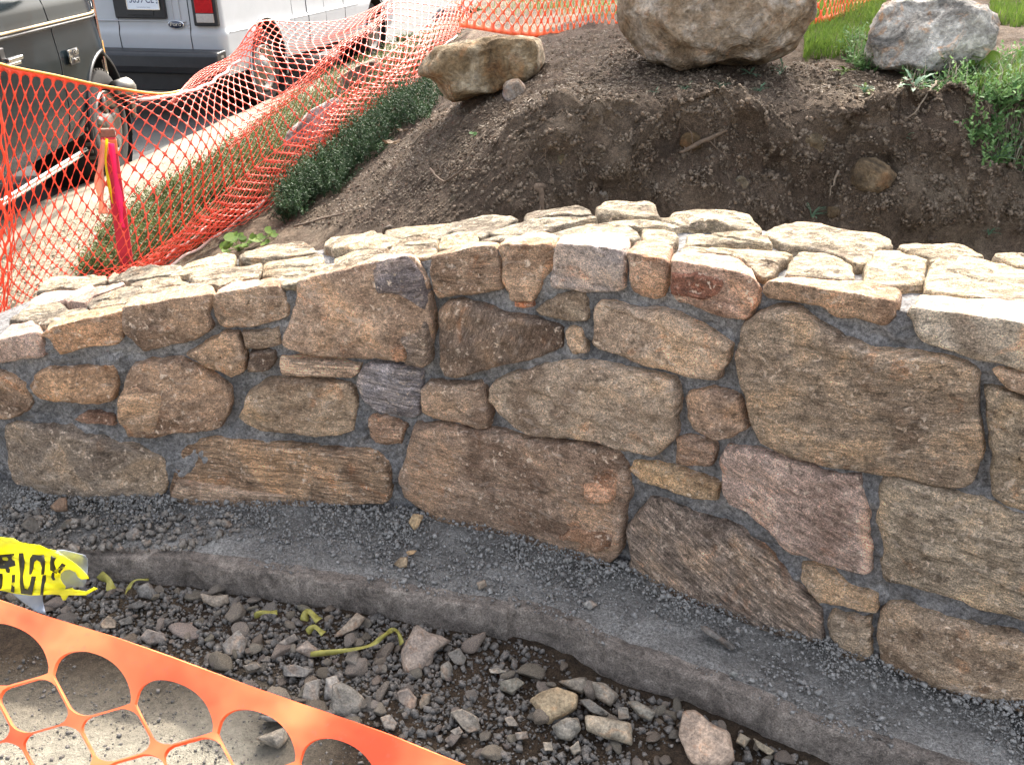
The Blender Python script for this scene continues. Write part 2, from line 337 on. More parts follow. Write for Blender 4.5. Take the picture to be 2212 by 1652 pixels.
# ------------------------------------------------------------------ geometry of the place
WC = [0.07920849, 0.06165369, -0.28358988, -0.43803073, 2.14535212]
WD = np.polyder(WC)
def wf(x):
    x = np.asarray(x, float); xc = np.clip(x, -1.9, 1.3); return np.polyval(WC, xc) + (x - xc) * np.polyval(WD, xc)
def wdf(x): return np.polyval(WD, np.clip(x, -1.9, 1.3))
HT = ([-2.2, -1.49, -1.1, -.6, -.2, 0, .2, 1.6], [.49, .53, .64, .725, .83, .885, .91, .92])
def wh(x): return np.interp(x, *HT)
WTH = ([-2.0, -1.3, -.6, 0, .5, 1.5], [.46, .42, .40, .37, .45, .48])
def wn(t):      # unit normal pointing to the back of the wall
    d = wdf(t); k = np.hypot(1, d); return -d / k, 1 / k
def foot(x, y):
    t = x
    for i in range(25):
        nx, ny = wn(t); ww = (x - t) * nx + (y - wf(t)) * ny; t = t + .7 * ((x - nx * ww) - t)
    return t, ww
def hit(u, v):
    """pixel -> (t,q) on the wall skin: q<0 down the face, q>0 back over the top"""
    r = ray(u, v); k = 2 / FPX
    for i in range(50): k = float(wf(r[0] * k)) / r[1]
    x, z = r[0] * k, CAMZ + r[2] * k
    if z < wh(x): return x, z - float(wh(x))
    z = .9
    for i in range(50):
        p = onz(u, v, z); t, ww = foot(p[0], p[1]); z = .5 * z + .5 * float(wh(t))
    return float(t), float(ww)
RC = .004
def skin(t, q, off):
    nx, ny = wn(t); fx, fy = -nx, -ny; h_ = wh(t); y = wf(t)
    ph = np.clip((q + RC) / (2 * RC), 0, 1) * math.pi / 2
    cf, sf = np.cos(ph), np.sin(ph)
    wq = np.where(q > RC, q, RC - RC * cf)
    z = np.where(q < -RC, h_ + q, h_ - RC + RC * sf)
    ff = 1 - sst(0, .045, q); uu = 1 - sst(0, .045, -q)
    return np.stack([t + nx * wq + fx * ff * off, y + ny * wq + fy * ff * off, z + uu * off * .8], -1)

# terrain control points (u, v, z)
CTL = [(50, 600, .03), (167, 560, .04), (268, 430, .05), (402, 360, .06), (569, 240, .06), (330, 590, .12), (560, 430, .30), (850, 190, .68), (1010, 55, .92),
       (700, 460, .42), (800, 480, .56), (900, 460, .66), (1000, 440, .74), (1030, 215, .95), (940, 250, .86), (1150, 300, .97), (1550, 142, 1.13), (1400, 200, 1.09),
       (1700, 205, 1.08), (1850, 212, 1.08), (2100, 200, 1.10), (2212, 240, 1.07), (2000, 150, 1.14), (1800, 60, 1.2), (2200, 20, 1.26), (1200, 70, 1.15), (700, 180, .25),
       (620, 260, .18), (750, 400, .45), (0, 700, .0), (460, 520, .2)]
CP3 = [onz(*c_) for c_ in CTL] + [np.array(p) for p in [(-1.6, 2.9, .1), (-1, 2.8, .22), (-.5, 2.75, .42), (0, 2.75, .62), (-2.5, 3, -.02), (-1.2, 9, .3), (0, 9, 1.1), (2, 7, 1.35), (4, 5, 1.35), (4, 2.6, 1.1), (2, 2.8, 1.1), (1.2, 2.85, 1.07), (.6, 2.95, 1.05), (3, 12, 1.5), (-2.3, 9, .03), (-1.5, 13, .1)]]
CP3 = np.array(CP3)
def tp(r): return np.where(r > 1e-6, r * r * np.log(np.maximum(r, 1e-6)), 0)
_n = len(CP3); _A = np.zeros((_n + 3, _n + 3)); _D = np.hypot(CP3[:, None, 0] - CP3[None, :, 0], CP3[:, None, 1] - CP3[None, :, 1])
_A[:_n, :_n] = tp(_D) + np.eye(_n) * .03; _A[:_n, _n] = 1; _A[:_n, _n + 1:] = CP3[:, :2]; _A[_n, :_n] = 1; _A[_n + 1:, :_n] = CP3[:, :2].T
_W = np.linalg.solve(_A, np.concatenate([CP3[:, 2], [0, 0, 0]]))
def TT(x, y):
    r = _W[_n] + _W[_n + 1] * x + _W[_n + 2] * y
    for i in range(_n): r = r + _W[i] * tp(np.hypot(x - CP3[i, 0], y - CP3[i, 1]))
    return r
_tx = np.arange(-3.42, 4.24, .02); _ty = np.arange(1.48, 12.54, .02); _TG = TT(*np.meshgrid(_tx, _ty))
def TTg(x, y):
    a_ = (x - _tx[0]) / .02; b_ = (y - _ty[0]) / .02; i = np.clip(a_.astype(int), 0, len(_tx) - 2); j = np.clip(b_.astype(int), 0, len(_ty) - 2); fa = a_ - i; fb = b_ - j
    return (_TG[j, i] * (1 - fa) + _TG[j, i + 1] * fa) * (1 - fb) + (_TG[j + 1, i] * (1 - fa) + _TG[j + 1, i + 1] * fa) * fb
def kerbx(y): return -3.04 + (y - 5.24) * .132
TRZ = -.09
def groundz(x, y, fine=True):
    x = np.asarray(x, float); y = np.asarray(y, float)
    t = np.clip(TTg(np.clip(x, -3.4, 4.2), np.clip(y, 1.5, 12.5)), -.05, 1.5)
    P = np.stack([x, y, x * 0], -1)
    # excavation behind the wall
    lip = 3.22 + .07 * vn(P * 3, 5) + .03 * vn(P * 11, 6) - .1 * sst(.9, 1.6, x)
    face = sst(lip - .52, lip, y) ** .8
    amt = sst(-.42, .25, x)
    z = t * (1 - amt) + amt * (.12 + (t - .12) * face)
    # kerb side: level ground
    kx = kerbx(y)
    z = np.where(x < kx + .34, z * 0 + .03, z * sst(kx + .34, kx + .75, x) + .03 * (1 - sst(kx + .34, kx + .75, x)))
    z = np.where(x < kx + .02, -.06, z)
    # in front of the wall
    fr = sst(.30, .12, y - wf(np.clip(x, -1.9, 1.6)))
    side = sst(-2.1, -1.75, x); fr = fr * (side + (1 - side) * sst(2.9, 2.4, y))
    z = z * (1 - fr) + TRZ * fr
    if fine:
        amp = .004 + .010 * (1 - fr) * sst(kx + .3, kx + .8, x)
        cutm = amt * sst(lip - .6, lip - .3, y) * sst(lip + .12, lip, y)
        z = z + fbm(P, 7, 4, 3) * amp * .9 + fbm(P, 28, 3, 9) * amp * .55 + cutm * (fbm(P, 5.5, 4, 21) * .05 + np.abs(fbm(P, 14, 3, 22)) * .035 + fbm(P, 42, 3, 23) * .010)
    return z
def on_ground(u, v):
    u = np.asarray(u, float); v = np.asarray(v, float); a = 826 - v
    d = np.stack([u - 1106, FPX * CP + a * SP, -FPX * SP + a * CP], -1); d = d / np.linalg.norm(d, axis=-1, keepdims=True)
    s = np.full(u.shape, .8); done = np.zeros(u.shape, bool)
    for i in range(700):
        p = d * s[..., None]; z = CAMZ + p[..., 2]
        below = z < groundz(p[..., 0], p[..., 1], False)
        # skip what stands in the wall's shadow of view
        done |= below; s = np.where(done, s, s + .02)
        if done.all(): break
    p = d * s[..., None]; return p[..., 0], p[..., 1]
def in_poly(u, v, poly):
    r = np.zeros(len(u), bool); n = len(poly)
    for i in range(n):
        (x1, y1), (x2, y2) = poly[i], poly[(i + 1) % n]
        c_ = ((y1 > v) != (y2 > v)) & (u < (x2 - x1) * (v - y1) / ((y2 - y1) + 1e-9) + x1); r ^= c_
    return r
def sample_poly(poly, n):
    P = np.array(poly, float); lo, hi = P.min(0), P.max(0); U = []; V = []
    while len(U) < n:
        u = RNG.uniform(lo[0], hi[0], n * 2); v = RNG.uniform(lo[1], hi[1], n * 2); k = in_poly(u, v, poly); U += list(u[k]); V += list(v[k])
    return np.array(U[:n]), np.array(V[:n])
# terrain sheet
def lines(a, b, step, far, grow=1.12):
    L = list(np.arange(a, b, step)); s = step
    while L[-1] < far[1]: s *= grow; L.append(L[-1] + s)
    s = step
    while L[0] > far[0]: s *= grow; L.insert(0, L[0] - s)
    return np.array(L)
gx = lines(-2.2, 1.9, .013, (-80, 80)); gy = lines(1.15, 4.0, .013, (-30, 150), 1.06)
GX, GY = np.meshgrid(gx, gy); GZ = groundz(GX, GY)
GV = np.stack([GX, GY, GZ], -1).reshape(-1, 3)
# push the cut face about sideways so that it is crumbly and undercut rather than a height field
def pushed(P):
    c_ = sst(-.3, .2, P[:, 0]) * sst(2.55, 2.75, P[:, 1]) * sst(3.45, 3.25, P[:, 1]); Q_ = P.copy(); Q_[:, 1] += c_ * (fbm(P, 9, 4, 31) * .045); Q_[:, 0] += c_ * fbm(P, 9, 4, 37) * .03
    lp_ = sst(-.1, .4, P[:, 0]) * sst(3.04, 3.13, P[:, 1]) * sst(3.42, 3.20, P[:, 1]); Q_[:, 1] -= lp_ * (.085 + .05 * vn(P * 4, 41) + .03 * vn(P * 13, 42)); Q_[:, 2] -= lp_ * .012; return Q_
nx_, ny_ = len(gx), len(gy); idx = np.arange(nx_ * ny_).reshape(ny_, nx_)
GV = pushed(GV)
GF = np.stack([idx[:-1, :-1], idx[:-1, 1:], idx[1:, 1:], idx[1:, :-1]], -1).reshape(-1, 4)
mk('ground', GV, GF, M['earth'], origin=(0, 0, 0), kind='structure')
# road and kerb strip
ys = np.linspace(-6, 80, 120)
V = []; 
for y in ys: V += [(kerbx(y) - 30, y, 0), (kerbx(y) + .005, y, 0)]
mk('road', V, [(2 * i, 2 * i + 1, 2 * i + 3, 2 * i + 2) for i in range(len(ys) - 1)], M['asphalt'], origin=(0, 0, 0), kind='structure')
b = MB()
prof = [(0, -.1), (0, .05), (.012, .062), (.10, .066), (.33, .055), (.35, .02)]
ys = np.linspace(1.0, 60, 300)
V = []
for y in ys:
    for (px, pz) in prof:
        V.append((kerbx(y) + px + .006 * math.sin(y * 3), y, pz + .004 * math.sin(y * 7)))
k = len(prof)
mk('kerb', V, [(i * k + j, i * k + j + 1, (i + 1) * k + j + 1, (i + 1) * k + j) for i in range(len(ys) - 1) for j in range(k - 1)], M['kerb'], origin=(0, 0, 0), kind='structure')

# ------------------------------------------------------------------ the stone wall
TA = (0, 426.7); TB = (737.3, 426.7); TC_ = (1474.7, 426.7); TD = (0, 853.4); TE = (737.3, 853.4); TF = (1474.7, 853.4)
TJ = (0, 1099.2); TK = (737.3, 1099.2); TL = (1474.7, 1099.2); TH = (737.3, 0); TI = (1474.7, 0)
ZS = .3347
def tile(off, s):
    a_ = [float(x) for x in s.replace(',', ' ').split()]
    return [(off[0] + a_[i] * ZS, off[1] + a_[i + 1] * ZS) for i in range(0, len(a_), 2)]
TAN = (.26, .185, .12); BRN = (.17, .12, .08); DRK = (.115, .085, .062); ORG = (.25, .15, .08); GRY = (.22, .19, .165); BLU = (.15, .15, .17)
PALE = (.47, .43, .34); CREAM = (.55, .50, .38); OLV = (.22, .18, .125); PNK = (.27, .2, .165); RED = (.26, .11, .055); CG = (.37, .36, .31)
STN = [  # tile, outline, colour, protrusion, kind
 (TA, '-70 945 0 905 80 828 160 822 230 835 275 870 290 930 302 1010 200 1025 80 1040 -70 1058', PNK, .03),
 (TA, '65 822 130 750 200 708 400 690 440 722 410 762 300 828 240 830 150 815', CG, .02),
 (TA, '305 850 330 795 440 748 550 715 565 738 430 800 335 862', CREAM, .015),
 (TA, '285 895 330 858 420 803 600 738 790 706 806 735 797 900 770 935 640 950 520 965 480 985 400 1000 375 970 350 920', ORG, .03),
 (TA, '815 740 832 712 900 680 1100 622 1280 590 1380 600 1408 640 1390 680 1357 740 1385 800 1368 850 1250 910 1130 940 950 975 900 930 840 890 812 850', BRN, .045),
 (TA, '1365 670 1432 622 1600 582 1750 557 1810 562 1850 612 1868 700 1860 758 1800 788 1650 820 1560 837 1440 810 1388 760', TAN, .035),
 (TA, '182 703 210 660 280 622 390 604 480 608 600 586 800 563 812 572 720 608 600 645 540 688 480 692 430 680 300 698', PNK, .02),
 (TA, '245 615 280 550 330 522 440 510 570 515 680 512 700 536 600 572 480 598 380 602', CG, .02),
 (TA, '572 700 592 665 720 614 820 580 908 584 912 612 862 648 820 698 700 712 590 728', CG, .015),
 (TA, '825 700 852 650 930 588 1000 545 1150 528 1208 562 1188 590 1080 616 950 665 862 700', CREAM, .02),
 (TA, '702 530 742 487 870 464 1050 452 1160 447 1180 465 1080 512 960 528 840 546 750 556', CG, .02),
 (TA, '842 566 885 548 1020 528 1035 540 970 558 930 572 880 582', PALE, .012),
 (TA, '1090 520 1185 456 1300 404 1420 384 1508 384 1525 420 1495 462 1400 490 1260 496 1150 515', CREAM, .022),
 (TA, '1235 520 1262 508 1500 474 1690 434 1695 480 1655 522 1500 548 1410 582 1320 574 1238 568', PALE, .02),
 (TA, '1545 405 1582 364 1750 334 1960 308 2020 332 2050 358 1900 382 1700 416 1562 428', PALE, .02),
 (TA, '1705 470 1722 434 1900 394 2068 384 2085 436 2000 472 1850 505 1760 514 1698 515', PALE, .02),
 (TA, '1410 603 1500 560 1650 533 1690 548 1590 576 1430 612', PNK, .012),
 (TA, '1755 538 1900 505 2090 465 2235 445 2235 492 2050 522 1955 540 1925 594 1850 588 1800 560', CREAM, .025),
 (TB, '-105 298 -60 270 60 252 220 235 266 260 262 282 392 280 390 298 260 336 100 350 -60 356 -100 330', CREAM, .022),
 (TB, '282 262 292 222 400 202 600 187 800 167 900 137 1000 132 1108 132 1132 155 1060 186 985 230 892 270 862 240 700 248 640 280 500 262 400 272', CG, .022),
 (TB, '1183 158 1193 117 1350 100 1530 87 1603 101 1614 126 1500 132 1300 147', CG, .025),
 (TB, '955 240 1080 194 1200 170 1500 145 1640 136 1650 163 1500 182 1370 210 1250 236 1180 246 1050 247', CG, .018),
 (TB, '1652 146 1650 72 1702 50 1850 57 1988 77 2028 101 2046 147 1950 151 1800 146 1750 150', PALE, .035),
 (TB, '1658 174 1800 156 2000 160 2240 156 2290 196 2100 204 1950 200 1850 184 1750 178', CREAM, .018),
 (TB, '1374 240 1452 213 1600 189 1750 187 1850 195 1905 232 1914 277 1878 286 1700 267 1550 276 1450 286 1402 268', CG, .022),
 (TB, '645 338 650 284 702 260 800 249 858 258 880 282 875 307 760 326 690 340', CREAM, .025),
 (TB, '286 393 334 334 432 284 550 274 614 303 619 366 560 404 450 397 330 406', CREAM, .022),
 (TB, '-55 466 -45 404 60 374 230 355 292 360 265 398 170 434 60 450', PALE, .02),
 (TB, '885 300 950 279 1080 254 1165 249 1172 260 1090 286 960 311', CG, .014),
 (TB, '588 400 622 373 760 343 900 328 1026 326 1036 400 1046 480 1070 556 1048 576 900 602 760 622 640 640 604 600 591 500', TAN, .04),
 (TB, '1036 328 1102 290 1200 264 1300 239 1368 254 1428 302 1396 340 1400 400 1336 500 1296 600 1256 655 1134 646 1114 590 1064 530 1050 420', (.28, .19, .115), .04),
 (TB, '1128 664 1240 657 1247 700 1180 708 1128 695', RED, .02),
 (TB, '1415 330 1436 303 1520 284 1650 272 1800 276 1855 313 1854 380 1835 470 1840 566 1798 586 1620 601 1500 581 1384 556 1370 510 1394 430', (.21, .19, .185), .045),
 (TB, '1873 370 1904 335 1980 330 2078 350 2134 378 2119 440 2104 540 2085 635 2038 650 1950 635 1890 597 1875 480', (.26, .17, .11), .035),
 (TB, '1940 240 1954 210 2080 220 2160 244 2164 298 2080 318 1994 316 1955 288', CREAM, .022),
 (TB, '-283 600 -253 545 -153 520 0 500 170 455 270 420 480 410 540 470 578 540 586 660 600 760 596 960 586 1056 556 1080 430 1056 330 1032 0 1028 -153 1008 -323 958 -360 930 -350 850 -310 760 -290 680', (.235, .165, .11), .045),
 (TB, '655 720 704 654 780 645 950 694 1150 744 1350 804 1425 834 1424 956 1298 1014 1100 1064 880 1114 762 1144 684 1124 646 1060 651 880', DRK, .05),
 (TB, '1264 720 1352 645 1402 610 1556 605 1594 652 1594 784 1518 792 1400 775 1294 746', OLV, .03),
 (TB, '1445 852 1474 830 1546 835 1586 922 1594 994 1502 1004 1474 958', (.24, .18, .12), .02),
 (TB, '1646 700 1694 665 1900 694 2100 735 2298 795 2424 874 2533 932 2494 1078 2445 1163 2280 1144 2130 1094 1962 1054 1802 994 1684 964 1636 928', (.255, .195, .135), .045),
 (TB, '116 1200 145 1104 203 1066 400 1076 519 1105 524 1200 514 1394 448 1414 332 1394 203 1344 154 1278', BLU, .04),
 (TB, '535 1230 574 1176 700 1196 896 1186 930 1222 945 1300 974 1400 969 1469 900 1474 752 1434 602 1404 555 1366 534 1300', (.215, .155, .105), .035),
 (TB, '956 1230 994 1176 1152 1116 1400 1056 1600 1036 1800 1066 1998 1126 2146 1156 2184 1202 2194 1300 2174 1516 2046 1643 1950 1613 1702 1554 1400 1524 1252 1519 1124 1464 1045 1396 966 1308', (.235, .185, .13), .055),
 (TB, '181 1420 204 1396 308 1406 424 1464 395 1584 302 1589 224 1564 190 1518', (.25, .16, .1), .025),
 (TB, '-388 1027 -376 1020 -203 1036 0 1060 128 1076 106 1128 78 1154 -50 1144 -200 1139 -370 1130', (.33, .24, .16), .03),
 (TA, '212 1195 232 1172 262 1124 332 1090 560 1086 738 1070 759 1130 759 1258 736 1296 650 1319 450 1304 272 1290 232 1248', (.27, .17, .09), .035),
 (TA, '-70 1120 30 1120 100 1155 168 1203 219 1300 205 1368 150 1395 60 1414 -70 1425', BRN, .035),
 (TA, '806 1200 855 1066 1000 1046 1178 1026 1228 1064 1398 1154 1475 1222 1494 1310 1474 1398 1436 1464 1340 1494 1200 1484 1000 1514 854 1509 806 1438 786 1300', (.20, .135, .085), .05),
 (TA, '1216 1000 1332 935 1442 876 1536 876 1565 932 1584 1050 1574 1118 1500 1154 1432 1125 1304 1056', (.22, .155, .1), .03),
 (TA, '1562 864 1680 856 1796 836 1808 946 1700 964 1594 969', (.21, .16, .11), .02),
 (TA, '1612 1004 1766 996 1780 1050 1738 1105 1606 1119', DRK, .02),
 (TA, '1556 1400 1605 1262 1702 1186 1800 1166 2000 1166 2248 1196 2294 1232 2299 1494 2200 1519 1900 1499 1700 1484 1594 1446', (.22, .165, .105), .045),
 (TA, '480 1432 560 1380 700 1395 744 1412 749 1464 640 1454 540 1450', (.2, .12, .08), .012),
 (TD, '56 180 122 156 250 176 450 206 600 256 750 296 978 346 1074 402 1099 500 1074 616 1018 654 700 650 252 650 154 588 96 528 66 400', (.155, .13, .1), .05),
 (TD, '1136 430 1174 364 1302 271 1450 271 1700 306 2203 331 2428 346 2504 412 2543 490 2524 655 2203 668 2010 672 1978 718 1850 708 1560 690 1300 685 1116 655 1106 600', (.215, .145, .085), .05),
 (TE, '486 176 600 176 900 206 1200 276 1500 286 1776 336 1844 422 1884 560 1854 700 1834 900 1814 998 1748 1064 1650 1069 1452 1014 1202 954 902 864 602 774 484 686 406 618 384 500 436 350', (.2, .14, .095), .06),
 (TE, '1871 480 1896 416 2000 416 2150 446 2328 506 2444 564 2434 659 2300 644 2203 609 2052 555 1934 534', (.27, .19, .1), .042),
 (TF, '-24 262 60 250 210 304 224 350 186 434 50 434 -24 418', (.185, .125, .085), .03),
 (TC_, '31 1290 64 1236 200 1221 338 1246 380 1264 394 1400 419 1468 328 1539 230 1544 102 1476 46 1398', (.2, .14, .095), .04),
 (TC_, '406 800 484 736 620 706 798 726 898 796 1048 886 1248 946 1500 976 1700 1006 1848 1056 1944 1114 1924 1180 1900 1240 1924 1500 1944 1620 1880 1828 1798 1863 1650 1848 1402 1778 1202 1758 902 1698 702 1638 534 1570 456 1453 436 1350 391 1200 361 1050 381 900', (.20, .155, .105), .06),
 (TC_, '1448 752 1504 694 1534 656 1700 656 2000 706 2360 766 2360 1110 2203 1088 2000 1044 1850 1004 1702 954 1564 904 1506 850', (.29, .26, .2), .035),
 (TC_, '521 610 545 566 602 536 900 566 1150 596 1376 645 1404 662 1375 760 1328 809 1202 784 1002 744 882 694 702 664 562 644', (.26, .175, .105), .035),
 (TC_, '-58 500 -56 406 30 376 200 406 348 436 436 484 494 560 494 680 474 708 418 769 302 759 182 724 92 674 2 654 -48 608', (.25, .16, .11), .04),
 (TC_, '-95 150 -60 114 100 119 350 139 438 164 502 215 478 236 300 231 200 197 50 196 -60 178', CREAM, .03),
 (TC_, '5 328 34 256 200 254 450 254 555 284 572 316 450 324 250 315 100 315', CREAM, .02),
 (TC_, '508 252 584 205 652 183 850 200 1018 244 1080 230 1248 244 1326 283 1348 320 1248 336 1196 424 1130 454 1062 424 952 374 802 344 622 314 566 280', PALE, .03),
 (TC_, '-38 396 4 350 150 346 400 346 680 360 690 378 600 418 420 432 270 388 150 396', CREAM, .02),
 (TC_, '425 452 560 430 680 395 692 404 604 470 585 514 520 524', CREAM, .02),
 (TC_, '671 470 705 404 762 370 900 380 1016 424 1094 482 1114 545 1000 545 850 525 742 515 675 506', PALE, .028),
 (TC_, '1166 556 1186 480 1225 374 1262 350 1398 355 1448 385 1572 424 1554 500 1554 574 1450 584 1250 585', CREAM, .028),
 (TC_, '1375 340 1406 315 1500 305 1700 325 1828 340 1895 373 1950 398 1900 405 1776 414 1735 452 1604 434 1592 406 1452 366', CREAM, .025),
 (TC_, '1571 606 1576 504 1624 456 1742 466 1784 426 2000 456 2360 506 2360 704 2100 684 1800 645 1604 624', CREAM, .028),
 (TC_, '1998 410 2034 386 2200 406 2360 426 2360 474 2150 464', CREAM, .025),
 (TC_, '2016 1112 2053 1096 2360 1156 2360 1304 2203 1264 2094 1224 2046 1168', TAN, .03),
 (TC_, '1941 1214 2000 1206 2200 1306 2360 1336 2360 2034 2162 1983 1996 1895 1991 1600 1966 1400', (.185, .15, .1), .04),
 (TF, '268 420 296 326 400 316 700 406 900 476 1154 506 1184 650 1204 850 1224 1000 1229 1125 1188 1144 1002 1094 852 1024 722 994 644 924 564 844 434 714 314 674 286 600', PNK, .05),
 (TF, '1276 580 1305 516 1400 521 1550 576 1800 626 2000 676 2200 746 2360 776 2360 1444 2203 1414 2000 1364 1702 1264 1502 1214 1304 1174 1276 1060 1296 980 1266 800', (.215, .18, .125), .05),
 (TF, '775 1086 900 1091 998 1166 1098 1236 1244 1294 1249 1389 1152 1384 1052 1344 882 1324 804 1238 771 1170', (.25, .185, .115), .03),
 (TF, '-327 1118 -329 834 -266 726 -198 666 -100 656 0 726 200 806 398 866 516 954 614 1084 734 1204 844 1324 894 1402 914 1500 909 1562 742 1552 562 1494 302 1384 2 1284 -198 1194', (.15, .12, .095), .055),
 (TL, '941 672 964 656 1100 676 1219 694 1224 780 1214 936 1130 964 1044 934 996 858 946 780', (.2, .16, .11), .03),
 (TL, '1276 800 1286 664 1352 626 1450 621 1700 686 1900 746 2203 836 2400 876 2400 1394 2203 1300 1952 1184 1642 1104 1452 1044 1304 974 1271 880', (.205, .155, .1), .05),
]
wall = empty('stone_wall', (0, 2.2, 0), label='curved low wall of mortared brown fieldstones with pale sunlit capstones on a concrete footing', cat='wall')
NO = 104
def resample(P, n, sm_=2):
    P = np.asarray(P, float); Q = np.vstack([P, P[:1]]); L = np.r_[0, np.cumsum(np.hypot(*np.diff(Q, axis=0).T))]
    s = np.linspace(0, L[-1], n, endpoint=False); R = np.stack([np.interp(s, L, Q[:, 0]), np.interp(s, L, Q[:, 1])], -1)
    for _ in range(sm_): R = .5 * R + .25 * (np.roll(R, 1, 0) + np.roll(R, -1, 0))
    return R
def make_stone(i, off, s, colr, pr, par=None, nm=None):
    lum = sum(colr) / 3; colr = tuple(lum * .27 + c_ * .73 for c_ in colr)
    pale = colr[2] > .28
    if pale: colr = tuple(lum * .25 + c_ * .75 for c_ in colr); colr = tuple(c_ * k_ for c_, k_ in zip(colr, (.385, .375, .335)))
    else: colr = tuple(c_ * 1.12 for c_ in colr)
    L = np.array([hit(u, v) for (u, v) in tile(off, s)])
    R = resample(L, NO, 0)
    pr = pr * .72
    ctr = R.mean(0)
    # polygon centroid
    x, y = R[:, 0], R[:, 1]; x2, y2 = np.roll(x, -1), np.roll(y, -1); cr = x * y2 - x2 * y; A = cr.sum() / 2
    ctr = np.array([((x + x2) * cr).sum() / (6 * A), ((y + y2) * cr).sum() / (6 * A)])
    dv = ctr - R; dl = np.hypot(dv[:, 0], dv[:, 1])
    ed = np.stack([R[:, 0] * 1.0, R[:, 1], np.full(NO, i * 3.1)], -1)
    jit = fbm(ed, 26, 4, 50) * .0058
    R = R + dv / dl[:, None] * jit[:, None]
    face = ctr[1] < 0
    size = math.sqrt(abs(A))
    insets = [(-.003, -.05), (-.003, -.008), (-.0015, .45), (.0015, .82), (.006, .95), (.016, 1.0)]
    fr = []; 
    for d_, o_ in insets: fr.append((np.minimum(d_ / dl, .30), (o_ if o_ < 0 else o_ * pr)))
    f0 = fr[-1][0]
    for k in np.linspace(0, 1, 13)[1:-1]: fr.append((f0 + (1 - f0) * k, pr))
    rr = random.Random(i); tx, tz = rr.uniform(-1, 1) * .3 * pr, rr.uniform(-1, 1) * .3 * pr
    T, Q, O = [], [], []
    for fcoef, o_ in fr:
        P = R + dv * fcoef[:, None]; T.append(P[:, 0]); Q.append(P[:, 1]); O.append(np.full(NO, o_) if np.isscalar(o_) else o_)
    T = np.concatenate(T + [[ctr[0]]]); Q = np.concatenate(Q + [[ctr[1]]]); O = np.concatenate(O + [[pr]])
    P3 = np.stack([T, Q, np.full(len(T), i * 7.7)], -1)
    rel = np.stack([(T - ctr[0]) / (size + .05), (Q - ctr[1]) / (size + .05)], -1)
    amp = np.clip(O / pr, 0, 1)
    nz = fbm(P3, 6, 3, 60) * .007 * min(1, size / .15) + fbm(P3, 30, 4, 61) * .0042
    # broad chipped facets
    for _ in range(5):
        an = rr.uniform(0, 6.28); dd_ = rel[:, 0] * math.cos(an) + rel[:, 1] * math.sin(an) - rr.uniform(.12, .34); nz = nz - np.maximum(dd_, 0) * rr.uniform(.02, .055) * min(1, size / .2)
    # broken ledges running with the grain
    gdir = rr.uniform(-.5, .5); led = np.sin((Q * math.cos(gdir) + T * math.sin(gdir)) * rr.uniform(30, 60) + vn(P3 * 9, 3) * 3)
    nz += np.sign(led) * np.abs(led) ** .4 * (.0030 if pale else .0016)
    st_ = np.floor((Q + .25 * T + .02 * vn(P3 * 12, 9)) * (38 if pale else 16) + i) ; nz += (_h(st_.astype(np.int64), st_.astype(np.int64) * 0, st_.astype(np.int64) * 0, i) * (.0035 if pale else .0028))
    nz = np.maximum(nz, -.5 * pr)
    O = O + amp * (nz + tx * rel[:, 0] + tz * rel[:, 1])
    V = skin(T, Q, O)
    nr = len(fr); Fs = []
    for r_ in range(nr - 1):
        for k in range(NO):
            k2 = (k + 1) % NO; Fs.append((r_ * NO + k, r_ * NO + k2, (r_ + 1) * NO + k2, (r_ + 1) * NO + k))
    for k in range(NO): Fs.append(((nr - 1) * NO + k, (nr - 1) * NO + (k + 1) % NO, nr * NO))
    if A < 0: Fs = [f[::-1] for f in Fs]
    top = L[:, 1].max() > .05
    o = mk(nm or ('capstone' if top else 'face_stone'), V, Fs, M['stone'], par or wall)
    rg = random.Random(i * 7 + 1); alpha = .9 if pale else rg.choice([.15, .3, .5, .8]); ang = rg.uniform(-12, 12) % 360
    if (off, s[:8]) in SPEC: ang, alpha = SPEC[(off, s[:8])]
    o.pass_index = int(ang) % 360; o.color = (*colr, alpha)
    return o
SPEC = {(TF, '-327 111'): (325, 1), (TB, '116 1200'): (350, 1), (TF, '268 420 '): (338, .8), (TE, '486 176 '): (350, .7), (TB, '-388 102'): (355, 1), (TB, '655 720 '): (80, .5), (TD, '1136 430'): (355, .9)}
MADE = {}
for i, (off, s, colr, pr) in enumerate(STN): MADE[(off, s[:8])] = make_stone(i, off, s, colr, pr)
